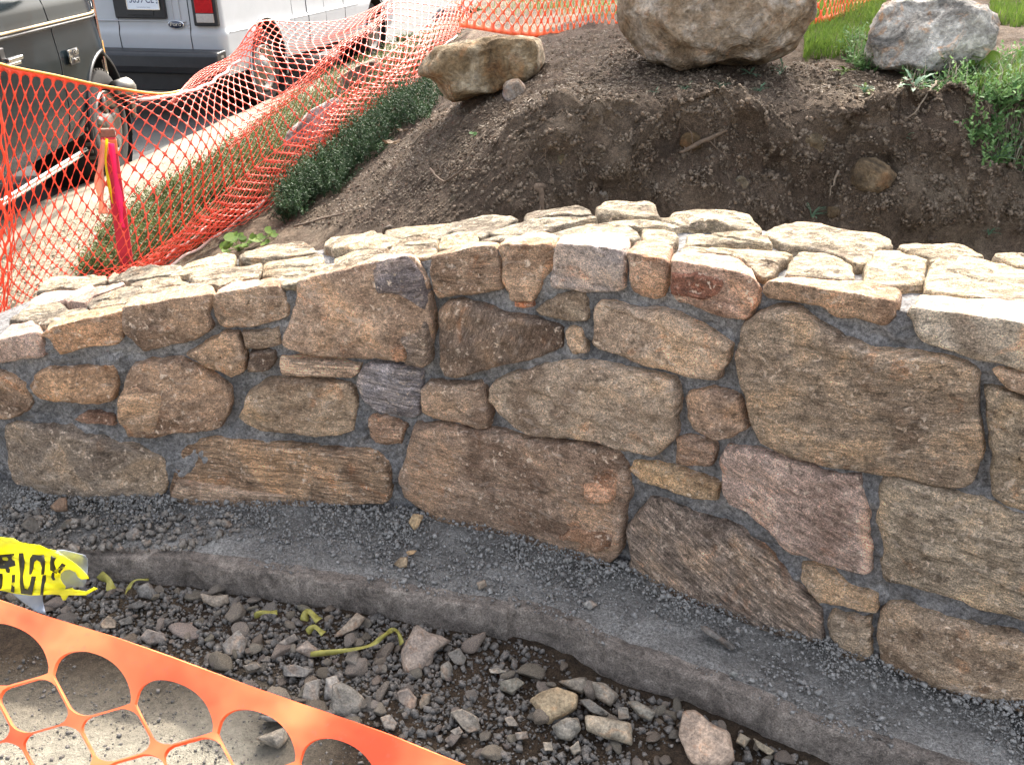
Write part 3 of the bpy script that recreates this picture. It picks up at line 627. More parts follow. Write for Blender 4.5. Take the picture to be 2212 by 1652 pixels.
for i, (key, off, s, colr, pr, nm) in enumerate([
 ((TB, '-283 600'), TB, '180 460 270 424 480 414 536 470 574 540 582 650 560 700 540 690 480 640 400 590 330 582 270 592 230 520', (.13, .12, .13), .062, 'dark_patch'),
 ((TB, '-283 600'), TB, '410 872 520 852 562 770 588 800 588 1050 550 1072 430 1046 462 960', (.12, .10, .085), .060, 'dark_patch'),
 ((TB, '-283 600'), TB, '345 960 390 920 440 935 455 990 400 1020 350 1010', (.30, .16, .08), .064, 'rusty_patch'),
 ((TE, '486 176 '), TE, '1612 525 1700 525 1795 570 1785 635 1650 640 1615 600', (.27, .155, .09), .080, 'rusty_patch'),
 ((TE, '486 176 '), TE, '1500 830 1560 800 1700 820 1800 850 1790 930 1700 960 1560 880 1440 860', (.17, .095, .05), .074, 'rusty_patch'),
 ((TA, '806 1200'), TA, '810 1240 900 1200 1080 1235 1090 1300 1060 1400 1040 1505 860 1504 812 1440 796 1300', (.245, .17, .105), .064, 'tan_patch'),
 ((TC_, '-58 500 '), TC_, '-40 495 100 510 310 545 270 610 150 640 60 620 -40 590', (.17, .07, .04), .052, 'rusty_patch'),
 ((TD, '1136 430'), TD, '1120 600 1150 520 1400 560 1700 585 2203 630 2500 640 2203 664 2010 668 1978 710 1560 686 1300 681 1124 650', (.29, .21, .14), .062, 'tan_patch')]):
    make_stone(200 + i, off, s, colr, pr, MADE[key], nm)
# mortar core
ts = np.linspace(-1.80, 1.75, 560); prof = []
V = []; 
for t in ts:
    h_ = float(wh(t)); th = float(np.interp(t, *WTH)) - .02
    q = np.concatenate([np.linspace(-(h_ + .14), -.008, 170), np.linspace(-.004, th, 60)])
    T = np.full(len(q), t); P3 = np.stack([T, q, T * 0], -1)
    off = np.where(q < 0, -.003 + fbm(P3, 4, 3, 70) * .016 + fbm(P3, 20, 4, 71) * .010 - np.maximum(fbm(P3, 45, 3, 74), 0) * .007, -.022 + fbm(P3, 14, 3, 72) * .007)
    pts = skin(T, q, off)
    nx, ny = wn(t); bk = [(t + nx * (th + .01), float(wf(t)) + ny * (th + .01), z) for z in np.linspace(h_ - .03, -.14, 12)]
    V += [tuple(p) for p in pts] + bk
k = 242
Fs = [(i * k + j, (i + 1) * k + j, (i + 1) * k + j + 1, i * k + j + 1) for i in range(len(ts) - 1) for j in range(k - 1)]
Fs += [tuple(range(k)), tuple((len(ts) - 1) * k + j for j in range(k))[::-1]]
mk('mortar', V, Fs, M['mortar'], wall)

# ------------------------------------------------------------------ concrete footing
FT = tile(TJ, '-400 260 0 275 300 285 600 300 900 330 1200 345 1500 385 1800 440 2203 490') + tile(TK, '300 540 600 600 900 640 1070 685 1110 670 1300 725 1500 805 1700 925 1900 1000 2203 1090') + tile(TL, '300 1200 600 1330 900 1450 1200 1560 1500 1652 1900 1790 2500 2000')
FP = np.array([onz(u, v, 0) for u, v in FT]); 
fs = np.linspace(0, 1, 700); L = np.r_[0, np.cumsum(np.hypot(*np.diff(FP[:, :2], axis=0).T))]; L /= L[-1]
FX = np.interp(fs, L, FP[:, 0]); FY = np.interp(fs, L, FP[:, 1])
V = []; nf = 64
for x, y in zip(FX, FY):
    yb = float(wf(np.clip(x, -1.95, 1.6))) + .12
    row = [(x, y - .004, -.16), (x, y - .002, -.11), (x, y, -.085), (x, y, -.065), (x, y, -.045), (x, y + .001, -.028), (x, y + .002, -.012), (x, y + .003, -.004), (x, y + .007, 0), (x, y + .013, 0), (x, y + .02, 0)]
    for k in range(1, nf - 10): row.append((x, y + .02 + (yb - y - .02) * k / (nf - 11), 0))
    V += row
V = np.array(V); n1 = nf
V[:, 1] += .014 * (V[:, 0] > -.012) * (V[:, 1] < 1.9)
d_ = fbm(V, 6, 3, 80) * .006 + fbm(V, 30, 3, 81) * .004
back = np.tile(np.arange(n1), len(FX)) / n1
V[:, 2] += np.where(V[:, 2] > -.02, d_ * 1.0 + .03 * sst(.45, 1, back) + fbm(V, 3, 2, 82) * .012 * sst(.15, .4, back), 0); fe = V[:, 2] < .0 ; V[:, 1] += np.where(np.tile(np.arange(n1), len(FX)) < 11, fbm(V, 9, 3, 84) * .006 + fbm(V * np.array([1, 1, 1.]), 45, 4, 83) * .0045 + np.maximum(fbm(V, 16, 2, 85), .2) * .012 * sst(-.05, 0, V[:, 2]), 0)
Fs = np.array([(i * n1 + j, (i + 1) * n1 + j, (i + 1) * n1 + j + 1, i * n1 + j + 1) for i in range(len(FX) - 1) for j in range(n1 - 1)])
foot_o = mk('concrete_footing', V, Fs, [M['concrete'], M['dust']], label='rough poured concrete footing under the stone wall, dusted with crushed mortar', cat='footing', origin=(0, 1.9, 0))
mi = np.tile(np.arange(n1 - 1) > 13, len(FX) - 1).astype(np.int32); foot_o.data.polygons.foreach_set('material_index', mi)
def foot_front(x): return np.interp(x, FX, FY)

# ------------------------------------------------------------------ rocks
def ico(sub):
    bm = bmesh.new(); bmesh.ops.create_icosphere(bm, subdivisions=sub, radius=1)
    V = np.array([v.co[:] for v in bm.verts]); Fc = [tuple(v.index for v in f.verts) for f in bm.faces]; bm.free(); return V, Fc
ICO = {s: ico(s) for s in (1, 2, 3, 4, 5)}
def planecut(D, rr, n=9, lo=.62, hi=.95):
    m = np.ones(len(D))
    for _ in range(n):
        nrm = np.array([rr.gauss(0, 1) for _ in range(3)]); nrm /= np.linalg.norm(nrm); h_ = rr.uniform(lo, hi)
        dt = D @ nrm; m = np.minimum(m, np.where(dt > .05, h_ / np.maximum(dt, .05), 9))
    return m
def silrock(name, outline, P0, thick, mat, seed, sub=4, rough=.02, ncut=8, back=1.0, **kw):
    """a rock whose outline, seen from the front, is the given one; P0 = world point of its centre"""
    P0 = np.array(P0, float); vd = P0 - np.array([0, 0, CAMZ]); dist = np.linalg.norm(vd); vd /= dist
    X = np.array([1, 0, 0]) - vd * vd[0]; X /= np.linalg.norm(X); Y = np.cross(X, vd)
    pts = []
    for (u, v) in outline:
        r = ray(u, v); t = dist / (r @ vd); q = r * t + np.array([0, 0, CAMZ]) - P0; pts.append((q @ X, q @ Y))
    R = resample(pts, 90); c_ = R.mean(0); R = R - c_
    ang = np.arctan2(R[:, 1], R[:, 0]); rad = np.hypot(R[:, 0], R[:, 1]); o = np.argsort(ang); ang, rad = ang[o], rad[o]
    D, Fc = ICO[sub]; rr = random.Random(seed)
    a2 = np.arctan2(D[:, 1], D[:, 0]); rxy = np.hypot(D[:, 0], D[:, 1])
    rd = np.interp(a2, np.r_[ang - 2 * math.pi, ang, ang + 2 * math.pi], np.r_[rad, rad, rad])
    pz = D[:, 2]; sq = np.maximum(rxy, 1e-6) ** .55     # boxier than an ellipsoid
    m = planecut(D * np.array([.55, .55, 1]), rr, ncut, .45, .85)
    Z = np.sign(pz) * np.abs(pz) ** .8 * thick * np.minimum(m, 1) * np.where(pz < 0, back, 1)
    m3 = np.maximum(planecut(D, rr, ncut + 3, .84, .99), .86) * 1.06 if sub == 5 else 1
    lx, ly = np.cos(a2) * rd * sq * m3, np.sin(a2) * rd * sq * m3; Z = Z * m3
    P = P0 + (c_[0] + lx)[:, None] * X + (c_[1] + ly)[:, None] * Y - Z[:, None] * vd
    sz = rad.mean(); N = P - P.mean(0); N /= np.linalg.norm(N, axis=1, keepdims=True) + 1e-9
    P = P + N * (fbm(P + seed, 1.6 / sz, 5, seed % 97) * rough * sz)[:, None] - N * (np.abs(fbm(P + seed, 3.2 / sz, 5, seed % 89)) * rough * .9 * sz)[:, None]
    return mk(name, P, Fc, mat, smooth=kw.pop('smooth', True), **kw)
# boulders on the bank
o = silrock('boulder', [(1347, -60), (1350, 10), (1358, 60), (1385, 100), (1440, 128), (1500, 143), (1590, 146), (1680, 124), (1730, 98), (1750, 50), (1758, 0), (1740, -80), (1680, -125), (1560, -140), (1430, -120)], aty(1552, 0, 3.60), .27, M['boulder'], 11, 5, .09, 12, 1.2,
        label='largest boulder on the bank, rusty brown and grey, above the middle of the dug-out earth', cat='boulder', group='boulders on top of the bank'); o.color = (1.35, 1.25, 1.15, 1)
o = silrock('boulder', tile(TI, '1200 430 1215 300 1240 200 1320 40 1400 0 1600 -20 1900 -5 1990 50 2030 110 1990 250 1950 350 1850 430 1600 468 1400 478 1260 462'), aty(2010, 78, 3.52), .22, M['boulder_grey'], 29, 5, .10, 12, 1.2,
        label='grey boulder with sunlit top at the upper right, beside weeds and grass', cat='boulder', group='boulders on top of the bank'); o.color = (1.4, 1.36, 1.28, 1)
o = silrock('boulder', tile(TH, '480 490 505 430 640 300 800 268 1000 240 1150 238 1250 248 1285 330 1290 400 1200 520 1000 585 750 645 680 635 630 560 560 500'), aty(1032, 150, 3.95), .17, M['boulder'], 43, 5, .08, 12, 1.2,
        label='long flat brown rock beside the orange netting, left of the largest boulder', cat='boulder', group='boulders on top of the bank'); o.color = (1.25, 1.1, .85, 1)
def rocklet(u, v, r_, seed, mat, col, lab, cat='rock', group=None, z=None, **kw):
    """small rock resting on the ground seen at (u,v) with pixel radius r_"""
    rr = random.Random(seed); n = 9
    out = [(u + r_ * rr.uniform(.75, 1.1) * math.cos(k * 2 * math.pi / n), v + r_ * kw.get('asp', .75) * rr.uniform(.75, 1.1) * math.sin(k * 2 * math.pi / n)) for k in range(n)]
    if z is None: x, y = on_ground(np.array([u]), np.array([v])); z = float(groundz(x, y)[0]); P = np.array([x[0], y[0], z])
    else: P = onz(u, v, z)
    sz = r_ / FPX * np.linalg.norm(P - np.array([0, 0, CAMZ]))
    o = silrock(kw.get('name', 'rock'), out, P, sz * kw.get('th', .6), mat, seed, 4, .07, 9, 1, label=lab, cat=cat, group=group); o.color = (*col, 1); return o
# slabs behind the netting
for k, (ol, y, lab, colr) in enumerate([
    (([(608, 330), (620, 285), (660, 245), (720, 210), (745, 215), (735, 260), (700, 310), (650, 350), (615, 350)]), 5.9, 'long pale grey slab of rock seen through the orange netting above the dark juniper', (1.5, 1.45, 1.4)),
    (([(722, 205), (732, 165), (775, 140), (815, 125), (830, 150), (800, 185), (760, 215), (735, 222)]), 6.5, 'brown rock seen through the netting behind the long pale slab', (.75, .62, .5)),
    (([(930, 40), (950, 15), (1000, 5), (1010, 30), (990, 50), (950, 60)]), 6.9, 'grey rock behind the netting at the top edge, left of the long flat brown rock', (.9, .9, .95))]):
    c_ = np.mean(ol, 0); lo_ = max(ol, key=lambda p_: p_[1]); gx_, gy_ = on_ground(np.array([float(lo_[0])]), np.array([float(lo_[1])])); o = silrock('rock', ol, aty(c_[0], c_[1], float(gy_[0]) + .02), .16, M['boulder_grey'], 60 + k, 4, .05, 9, 1, label=lab, cat='rock', group='rocks behind the netting'); o.color = (*colr, 1)
BK = [(1112, 200, 36, .75, (1.5, 1.5, 1.6), 'pale whitish grey stone resting under the long flat brown rock', .9), (1300, 425, 17, .7, (.9, .9, .92), 'rounded grey stone standing behind the wall top below the cut bank', 1.15),
      (1752, 310, 44, .5, (.75, .68, .55), 'broad rounded stone embedded high in the dug earth face', .75), (1600, 395, 17, .7, (.95, .93, .85), 'grey oval stone set in the dug earth face', 1.2),
      (1880, 380, 58, .4, (.85, .78, .66), 'large earth-coated slab sticking out of the dug face below the grey boulder', .8), (1490, 305, 30, .5, (.7, .6, .45), 'tan angular stone in the dug face below the largest boulder', .8),
      (1225, 345, 26, .5, (.7, .66, .5), 'earth-coated stone near the left end of the dug face', .9), (1560, 440, 22, .5, (.5, .45, .36), 'dark stone low in the dug earth behind the wall', .8),
      (1800, 460, 20, .5, (.55, .48, .38), 'small brown stone low in the dug earth right of centre', .8), (1610, 422, 13, .5, (.7, .6, .5), 'small reddish stone just under the grey oval stone', .8),
      (1690, 230, 12, .5, (.9, .85, .8), 'little grey pebble on the lip of the bank', .8), (2052, 220, 26, .5, (.9, .85, .78), 'flat tan stone lying on the lip of the bank among dry grass', .6),
      (1080, 505, 16, .6, (.5, .42, .36), 'brown stone half buried behind the capstones', .8), (840, 500, 18, .6, (.6, .52, .45), 'earthy clod-like stone behind the wall under the juniper', .8), (980, 435, 10, .6, (.9, .95, .95), 'thin grey stone chip on the brown slope', 1.4)]
for k, (u, v, r_, th, colr, lab, asp) in enumerate(BK):
    rocklet(u, v, r_, 100 + k, M['boulder'], colr, lab, 'rock', 'stones in the dug bank', th=th, asp=asp)

# traced rubble in the trench
FRG = [
 (TK, '390 900 480 740 560 790 715 850 600 930 590 990 490 1090 400 1070 385 980', (1.35, 1.2, 1.12), 'largest slab of the rubble, pinkish grey, leaning by the yellow tape scrap below the footing'),
 (TK, '-60 830 100 665 160 700 120 760 0 820', (1.3, 1.15, 1.0), 'long tan shard pointing up toward the footing, above the yellow tape scrap'),
 (TK, '-60 1130 0 1110 80 1150 150 1220 130 1320 40 1355 -60 1330', (.9, .9, .88), 'rounded dark grey stone just above the near orange netting'),
 (TK, '250 1345 310 1320 365 1380 340 1430 280 1420', (1.1, 1.05, 1.0), 'small rounded stone beside the near netting band'),
 (TK, '355 1180 430 1150 490 1220 480 1280 440 1300 370 1240', (1.1, 1.0, .95), 'brownish egg-shaped stone below the largest slab'),
 (TK, '500 1250 530 1190 580 1190 570 1250 510 1300', (.8, .72, .62), 'dark brown upright chip right of the egg-shaped stone'),
 (TK, '680 930 760 890 810 960 790 1010 730 1000', (1, .98, .95), 'grey lumpy stone right of the largest slab'),
 (TK, '640 1010 690 975 720 1010 700 1110 640 1100', (1, .98, .93), 'upright grey block touching the right side of the largest slab'),
 (TK, '1020 1110 1130 1085 1190 1120 1100 1200 1030 1170', (.9, .9, .82), 'grey-green flat stone alone on dark soil below the footing joint'),
 (TK, '950 1030 1010 1025 1080 1050 1010 1062 960 1058', (1.5, 1.45, 1.35), 'thin pale sliver above the flat grey-green stone'),
 (TK, '1210 1230 1280 1180 1390 1140 1530 1190 1520 1290 1430 1350 1330 1400 1280 1330', (1.9, 1.6, 1.15), 'brightest tan stone of the rubble, triangular, bottom centre'),
 (TK, '1395 1110 1480 1095 1580 1080 1600 1150 1560 1200 1470 1160', (1.15, 1.1, 1.0), 'greenish grey shard behind the bright tan stone'),
 (TK, '1610 1110 1700 1120 1795 1200 1740 1280 1640 1220', (1.2, 1.15, 1.05), 'grey shard tilted against the footing, right of the bright tan stone'),
 (TK, '1530 1230 1600 1220 1750 1330 1730 1350 1600 1310', (.85, .86, .84), 'dark flat shard behind the brick-like block'),
 (TK, '1565 1325 1700 1340 1870 1380 1885 1530 1700 1480 1580 1430', (1.45, 1.35, 1.15), 'long brick-like block of grey-tan stone in the trench'),
 (TK, '1355 1400 1450 1340 1530 1345 1550 1420 1480 1500 1400 1480', (1, 1, .95), 'grey stone under the bright tan stone'),
 (TK, '1470 1540 1530 1490 1550 1560 1500 1590', (1.2, 1.15, 1.05), 'small grey cube-like stone below the brick-like block'),
 (TK, '700 1310 780 1285 880 1340 900 1430 820 1450 760 1390', (1.1, 1.05, .98), 'crumbly grey lump on the soil near the bottom centre'),
 (TK, '700 1430 760 1400 790 1440 740 1470', (1.2, 1.15, 1.1), 'small chip beside the crumbly grey lump'),
 (TK, '1050 1350 1100 1330 1150 1400 1080 1400', (1.3, 1.2, 1.1), 'small pale chip left of the bright tan stone'),
 (TK, '1840 1240 1900 1230 2040 1310 2000 1370 1920 1340', (1, 1, .93), 'long grey stone lying along the footing at the right of the rubble'),
 (TK, '1780 1270 1850 1280 1860 1350 1790 1360', (1, 1, .96), 'small grey block above the brick-like block'),
 (TL, '-30 1450 0 1300 90 1295 180 1380 300 1430 335 1560 340 1640 250 1680 50 1660', (1.75, 1.45, 1.25), 'big pinkish tan stone at the bottom edge of the picture against the footing'),
 (TL, '340 1500 370 1440 440 1480 400 1540', (1.3, 1.2, 1.0), 'small tan chip right of the big pinkish tan stone'),
 (TL, '450 1470 600 1560 560 1590 480 1540', (1.2, 1.1, .9), 'tan shard at the bottom edge beside the footing'),
 (TK, '1300 1500 1360 1505 1370 1560 1310 1560', (1.4, 1.3, 1.15), 'tiny pale cube at the bottom of the trench'),
 (TK, '1120 1440 1200 1430 1210 1480 1130 1490', (1.1, 1.05, 1), 'little grey chip below the small pale chip'),
 (TJ, '880 500 960 470 1020 550 1000 590 900 570', (.85, .88, .9), 'blue-grey stone beside the small striped tape scrap'),
 (TJ, '1290 540 1380 560 1470 550 1480 610 1400 640 1310 600', (1.15, 1.08, 1.0), 'purplish grey stone touching the footing at the left'),
 (TJ, '800 630 900 590 950 620 880 650', (.85, .86, .88), 'flat dark stone left of centre in the rubble'),
 (TJ, '645 740 700 680 755 730 750 770 660 770', (1.45, 1.25, 1.05), 'tan pebble-like stone right above the near orange netting'),
 (TJ, '900 830 950 770 1060 800 1080 850 960 880', (.95, .9, .9), 'grey-purple stone above the middle of the netting band'),
 (TJ, '1430 870 1540 775 1600 850 1580 930 1450 955', (1, 1, 1.0), 'upright smooth grey stone, leaf shaped, in the rubble'),
 (TJ, '1820 1010 1900 1000 2030 1040 1980 1090 1830 1080', (.8, .82, .85), 'smooth dark blue-grey stone near the netting'),
 (TJ, '1900 910 1980 840 2100 950 2000 960', (1.15, 1.05, 1.0), 'triangular brownish grey stone above the smooth dark one'),
 (TJ, '1780 870 1900 800 1930 840 1850 890', (1.05, 1, .97), 'long shard left of the triangular brownish stone'),
 (TJ, '2100 1090 2170 1070 2200 1130 2180 1240 2090 1230', (1.1, 1.12, 1.15), 'pale grey block standing on a darker stone by the netting'),
 (TJ, '1950 1220 1970 1120 2070 1090 2060 1240 2020 1265', (.95, .95, .95), 'grey stone left of the pale grey block'),
 (TJ, '1660 1330 1850 1340 1870 1380 1720 1370', (.8, .82, .84), 'flat dark shard seen through the last netting hole'),
 (TJ, '1640 1480 1850 1400 1860 1480 1800 1550', (1.25, 1.2, 1.1), 'angular grey stone seen through the last netting hole'),
 (TJ, '1560 1010 1660 990 1690 1020 1600 1050', (1, .95, .9), 'small flat stone on bare soil above the netting band'),
 (TJ, '760 720 850 690 860 740 780 750', (.9, .9, .9), 'small grey stone beside the tan pebble-like stone'),
]
for k, (off, s, colr, lab) in enumerate(FRG):
    ol = tile(off, s); c_ = np.mean(ol, 0); zz = TRZ + .012; P = onz(c_[0], c_[1] + 4, zz); P = P + np.array([0, -.0, .008])
    wd = np.ptp(np.array(ol)[:, 0]) / FPX * 1.8
    o = silrock('stone_fragment', ol, P, min(.05, wd * .42), M['frag'], 200 + k, 4, .05, 9, 1, label=lab, cat='stone', group='loose stone fragments in the trench'); o.color = (*colr, 1)
# stones lying on the footing
for k, (off, s, colr, lab) in enumerate([
 (TJ, '800 160 880 110 915 150 890 215 820 200', (.8, .8, .82), 'dark grey flat stone on the footing at the left'),
 (TD, '320 720 380 660 430 655 440 750 360 755', (1.1, .8, .62), 'rusty triangular stone at the foot of the wall, far left'),
 (TE, '430 820 460 765 535 770 500 850 470 875', (1.9, 1.5, 1.0), 'upright tan flake at the foot of the wall left of centre'),
 (TE, '335 1090 380 1045 430 1040 425 1110 380 1115', (1.6, 1.3, .95), 'tan flake lying mid footing'),
 (TE, '415 1010 440 998 490 1000 470 1025 430 1035', (1.7, 1.3, .85), 'orange-tan chip beside the tan flake mid footing'),
 (TE, '870 1210 930 1185 940 1230 890 1260', (1.3, 1.15, 1.0), 'small brown block on the footing below the big brown wall stone'),
 (TE, '1550 1340 1610 1320 1660 1350 1600 1390', (1.5, 1.55, 1.6), 'pale whitish lump alone on the dusty footing'),
 (TL, '105 750 150 750 340 880 335 930 250 870 130 790', (.9, .9, .92), 'long dark slab lying on the dusty footing at the right'),
 (TL, '290 1060 330 1040 365 1060 340 1095', (1.2, 1.3, 1.35), 'pale blue-grey lump at the right of the footing'),
 (TE, '1690 1090 1720 1065 1740 1100 1710 1120', (1.8, 1.3, .8), 'tan pebble below the right corner of the big brown stone'),
 (TL, '1215 1060 1250 1035 1280 1060 1255 1090', (1.5, 1.55, 1.6), 'pale grey chip on the footing near the right wall stones'),
 (TD, '130 840 190 780 240 800 290 880 200 900', (.75, .72, .68), 'dark shard at the far left of the footing'),
 (TD, '370 870 420 800 495 800 480 830 400 880', (.8, .78, .72), 'long dark shard beside the far left stones')]):
    ol = tile(off, s); c_ = np.mean(ol, 0); P = onz(c_[0], c_[1], .012)
    if k in (1, 2): P = onz(c_[0], c_[1], .04)
    wd = np.ptp(np.array(ol)[:, 0]) / FPX * 2
    o = silrock('stone_chip', ol, P, min(.03, wd * .35), M['frag'], 300 + k, 3, .05, 8, 1, label=lab, cat='stone', group='loose stones on the footing'); o.color = (*colr, 1)
# repeated fragments
protos = []
for k in range(14):
    rr = random.Random(900 + k); D, Fc = ICO[3]; m = planecut(D, rr, 11, .5, .9)
    P = D * m[:, None] * np.array([1, rr.uniform(.55, .95), rr.uniform(.28, .6)]); N = D
    P = P + N * (fbm(P + k * 5, 4, 4, k) * .035)[:, None]; P[:, 2] -= P[:, 2].min() * .6
    me = bpy.data.meshes.new('fragment'); me.from_pydata([tuple(p) for p in P], [], Fc); me.update(); me.materials.append(M['frag'])
    me.polygons.foreach_set('use_smooth', [False] * len(me.polygons)) if False else me.polygons.foreach_set('use_smooth', [True] * len(me.polygons))
    protos.append(me)
def scatter_ok(x, y): return y < foot_front(x) - .01
cnt = 0; rr = random.Random(5)
POLY_T = [(40, 1205), (150, 1220), (300, 1235), (450, 1265), (600, 1290), (737, 1300), (900, 1330), (1080, 1360), (1200, 1410), (1400, 1470), (1600, 1560), (1760, 1660), (1050, 1660), (950, 1640), (800, 1600), (700, 1565), (560, 1505), (400, 1450), (250, 1395), (100, 1350), (0, 1320), (0, 1220)]
while cnt < 250:
    u, v = sample_poly(POLY_T, 1); u, v = u[0], v[0]
    dens = 1 if u < 800 else (.35 if (950 < u < 1150 or (u < 1250 and v > 1480)) else .7)
    if rr.random() > dens: continue
    p = onz(u, v, TRZ)
    if not scatter_ok(p[0], p[1]): continue
    me = protos[rr.randrange(14)]; o = bpy.data.objects.new('stone_fragment', me); COL.objects.link(o)
    s = min(.046, .012 * math.exp(rr.gauss(.38, .45))); o.scale = (s, s, s); o.location = (p[0], p[1], TRZ + s * rr.uniform(0, .5))
    o.rotation_euler = (rr.uniform(-.5, .5), rr.uniform(-.5, .5), rr.uniform(0, 6.3)); k = rr.uniform(.7, 1.25); o.color = (k * rr.uniform(1, 1.12), k, k * rr.uniform(.88, 1), 1)
    props(o, 'small angular grey fragment, one of many strewn in the trench below the footing', 'stone', 'loose stone fragments in the trench'); cnt += 1

# fine stuff (nobody could count these)
OV = np.array([(1, 0, 0), (-1, 0, 0), (0, 1, 0), (0, -1, 0), (0, 0, 1), (0, 0, -1)], float)
OF = np.array([(0, 2, 4), (2, 1, 4), (1, 3, 4), (3, 0, 4), (2, 0, 5), (1, 2, 5), (3, 1, 5), (0, 3, 5)])
CV = np.array([(x, y, z) for x in (-1, 1) for y in (-1, 1) for z in (-1, 1)], float) * .7
CF = np.array([(0, 1, 3), (0, 3, 2), (4, 6, 7), (4, 7, 5), (0, 4, 5), (0, 5, 1), (2, 3, 7), (2, 7, 6), (0, 2, 6), (0, 6, 4), (1, 5, 7), (1, 7, 3)])
def rotm(n):
    q = RNG.normal(size=(n, 4)); q /= np.linalg.norm(q, axis=1, keepdims=True); w_, x, y, z = q.T
    return np.stack([1 - 2 * (y * y + z * z), 2 * (x * y - z * w_), 2 * (x * z + y * w_), 2 * (x * y + z * w_), 1 - 2 * (x * x + z * z), 2 * (y * z - x * w_), 2 * (x * z - y * w_), 2 * (y * z + x * w_), 1 - 2 * (x * x + y * y)], -1).reshape(n, 3, 3)
def bits(name, P, S, mat, **kw):
    n = len(P); base = CV[None] * (1 + RNG.uniform(-.42, .42, (n, 8, 3))); base = base * S[:, None, None] * np.array([1, .8, .6])
    V = np.einsum('nij,nkj->nki', rotm(n), base) + P[:, None, :]
    Fc = (CF[None] + (np.arange(n) * 8)[:, None, None]).reshape(-1, 3)
    return mk(name, V.reshape(-1, 3), Fc, mat, smooth=False, origin=(0, 0, 0), kind='stuff', **kw)
u, v = sample_poly(POLY_T, 15000); P = np.array([onz(a_, b_, TRZ) for a_, b_ in zip(u, v)]); P = P[scatter_ok(P[:, 0], P[:, 1])]
keep = (fbm(P, 5, 2, 120) + RNG.uniform(-.6, .9, len(P)) - .55 * sst(-.3, .1, P[:, 0])) > -.05; P = P[keep]
S = np.minimum(.014, .0033 * np.exp(RNG.normal(.2, .55, len(P)))); P[:, 2] = TRZ + S * .5; bits('trench_gravel', P, S, M['gravel'])
n = 42000; x = RNG.uniform(-1.75, 1.35, n); k = RNG.uniform(0, 1, n) ** .8; y0 = foot_front(x) + .02; y1 = wf(x) - .01; y = y0 + (y1 - y0) * k
P = np.stack([x, y, x * 0], -1); keep = (fbm(P, 6, 3, 130) + RNG.uniform(-.7, .7, n) + (k - .4)) > 0; P = P[keep]; k = k[keep]
S = np.minimum(.011,   .0017 * np.exp(RNG.normal(.2, .6, len(P)))); P[:, 2] = .002 + .03 * sst(.45, 1, k) + S * .4; bits('mortar_crumbs', P, S, M['gravel_blue'])
# rubble chips at the far left of the footing
u, v = sample_poly([(0, 1090), (60, 1080), (300, 1090), (480, 1100), (560, 1130), (420, 1190), (200, 1190), (0, 1190)], 520); P = np.array([onz(a_, b_, .01) for a_, b_ in zip(u, v)])
S = np.minimum(.018, .006 * np.exp(RNG.normal(.1, .5, len(P)))); P[:, 2] += S * .3; bits('footing_chips', P, S, M['frag'])
# foreground crumbs
u, v = sample_poly([(-80, 1400), (300, 1440), (700, 1560), (900, 1660), (900, 1720), (-80, 1720)], 2600); P = np.array([onz(a_, b_, TRZ) for a_, b_ in zip(u, v)])
S = np.minimum(.007, .0015 * np.exp(RNG.normal(.1, .6, len(P)))); P[:, 2] += S * .3; bits('foreground_crumbs', P, S, M['gravel'])
# clods and pebbles on the bank
u, v = sample_poly([(560, 480), (700, 430), (830, 320), (930, 240), (1180, 220), (1350, 90), (1760, 150), (1880, 160), (2230, 200), (2230, 560), (1900, 520), (1400, 460), (800, 500)], 30000)
x, y = on_ground(u, v); P = np.stack([x, y, groundz(x, y)], -1)
S = np.minimum(.012, .0028 * np.exp(RNG.normal(0, .6, len(P)))); P = pushed(P); P[:, 2] += S * .2; bits('earth_crumbs', P, S, M['clod'])
def chips(name, P, L_, mat, up=.35, **kw):
    n = len(P); th = RNG.uniform(0, 6.28, n); d = np.stack([np.cos(th), np.sin(th), RNG.normal(0, up, n)], -1); e = np.stack([-np.sin(th), np.cos(th), RNG.normal(0, up, n)], -1)
    l_ = L_ * RNG.uniform(.5, 1.4, n); w_ = l_ * RNG.uniform(.12, .5, n)
    V = np.stack([P - d * l_[:, None], P + e * w_[:, None] + [0, 0, .001], P + d * l_[:, None], P - e * w_[:, None] + [0, 0, .002]], 1)
    Fc = np.arange(n * 4).reshape(n, 4); return mk(name, V.reshape(-1, 3), Fc, mat, smooth=False, origin=(0, 0, 0), kind='stuff', **kw)
u, v = sample_poly([(940, 240), (1180, 90), (1345, 60), (1420, 140), (1600, 150), (1760, 120), (1880, 170), (2100, 190), (2100, 230), (1800, 215), (1500, 230), (1250, 290), (1000, 400), (700, 480), (600, 500), (780, 380)], 9000)
x, y = on_ground(u, v); P = np.stack([x, y, groundz(x, y) + .004], -1); chips('mulch', P, .008, M['litter'])
u, v = sample_poly([(0, 560), (140, 480), (400, 335), (420, 350), (260, 440), (180, 560), (300, 600), (200, 640), (0, 800)], 3800)
x, y = on_ground(u, v); P = np.stack([x, y, np.maximum(groundz(x, y), np.where(x < kerbx(y) + .34, .06, -1)) + .004], -1); chips('dry_litter', P, .012, M['litter_pale'], .3)

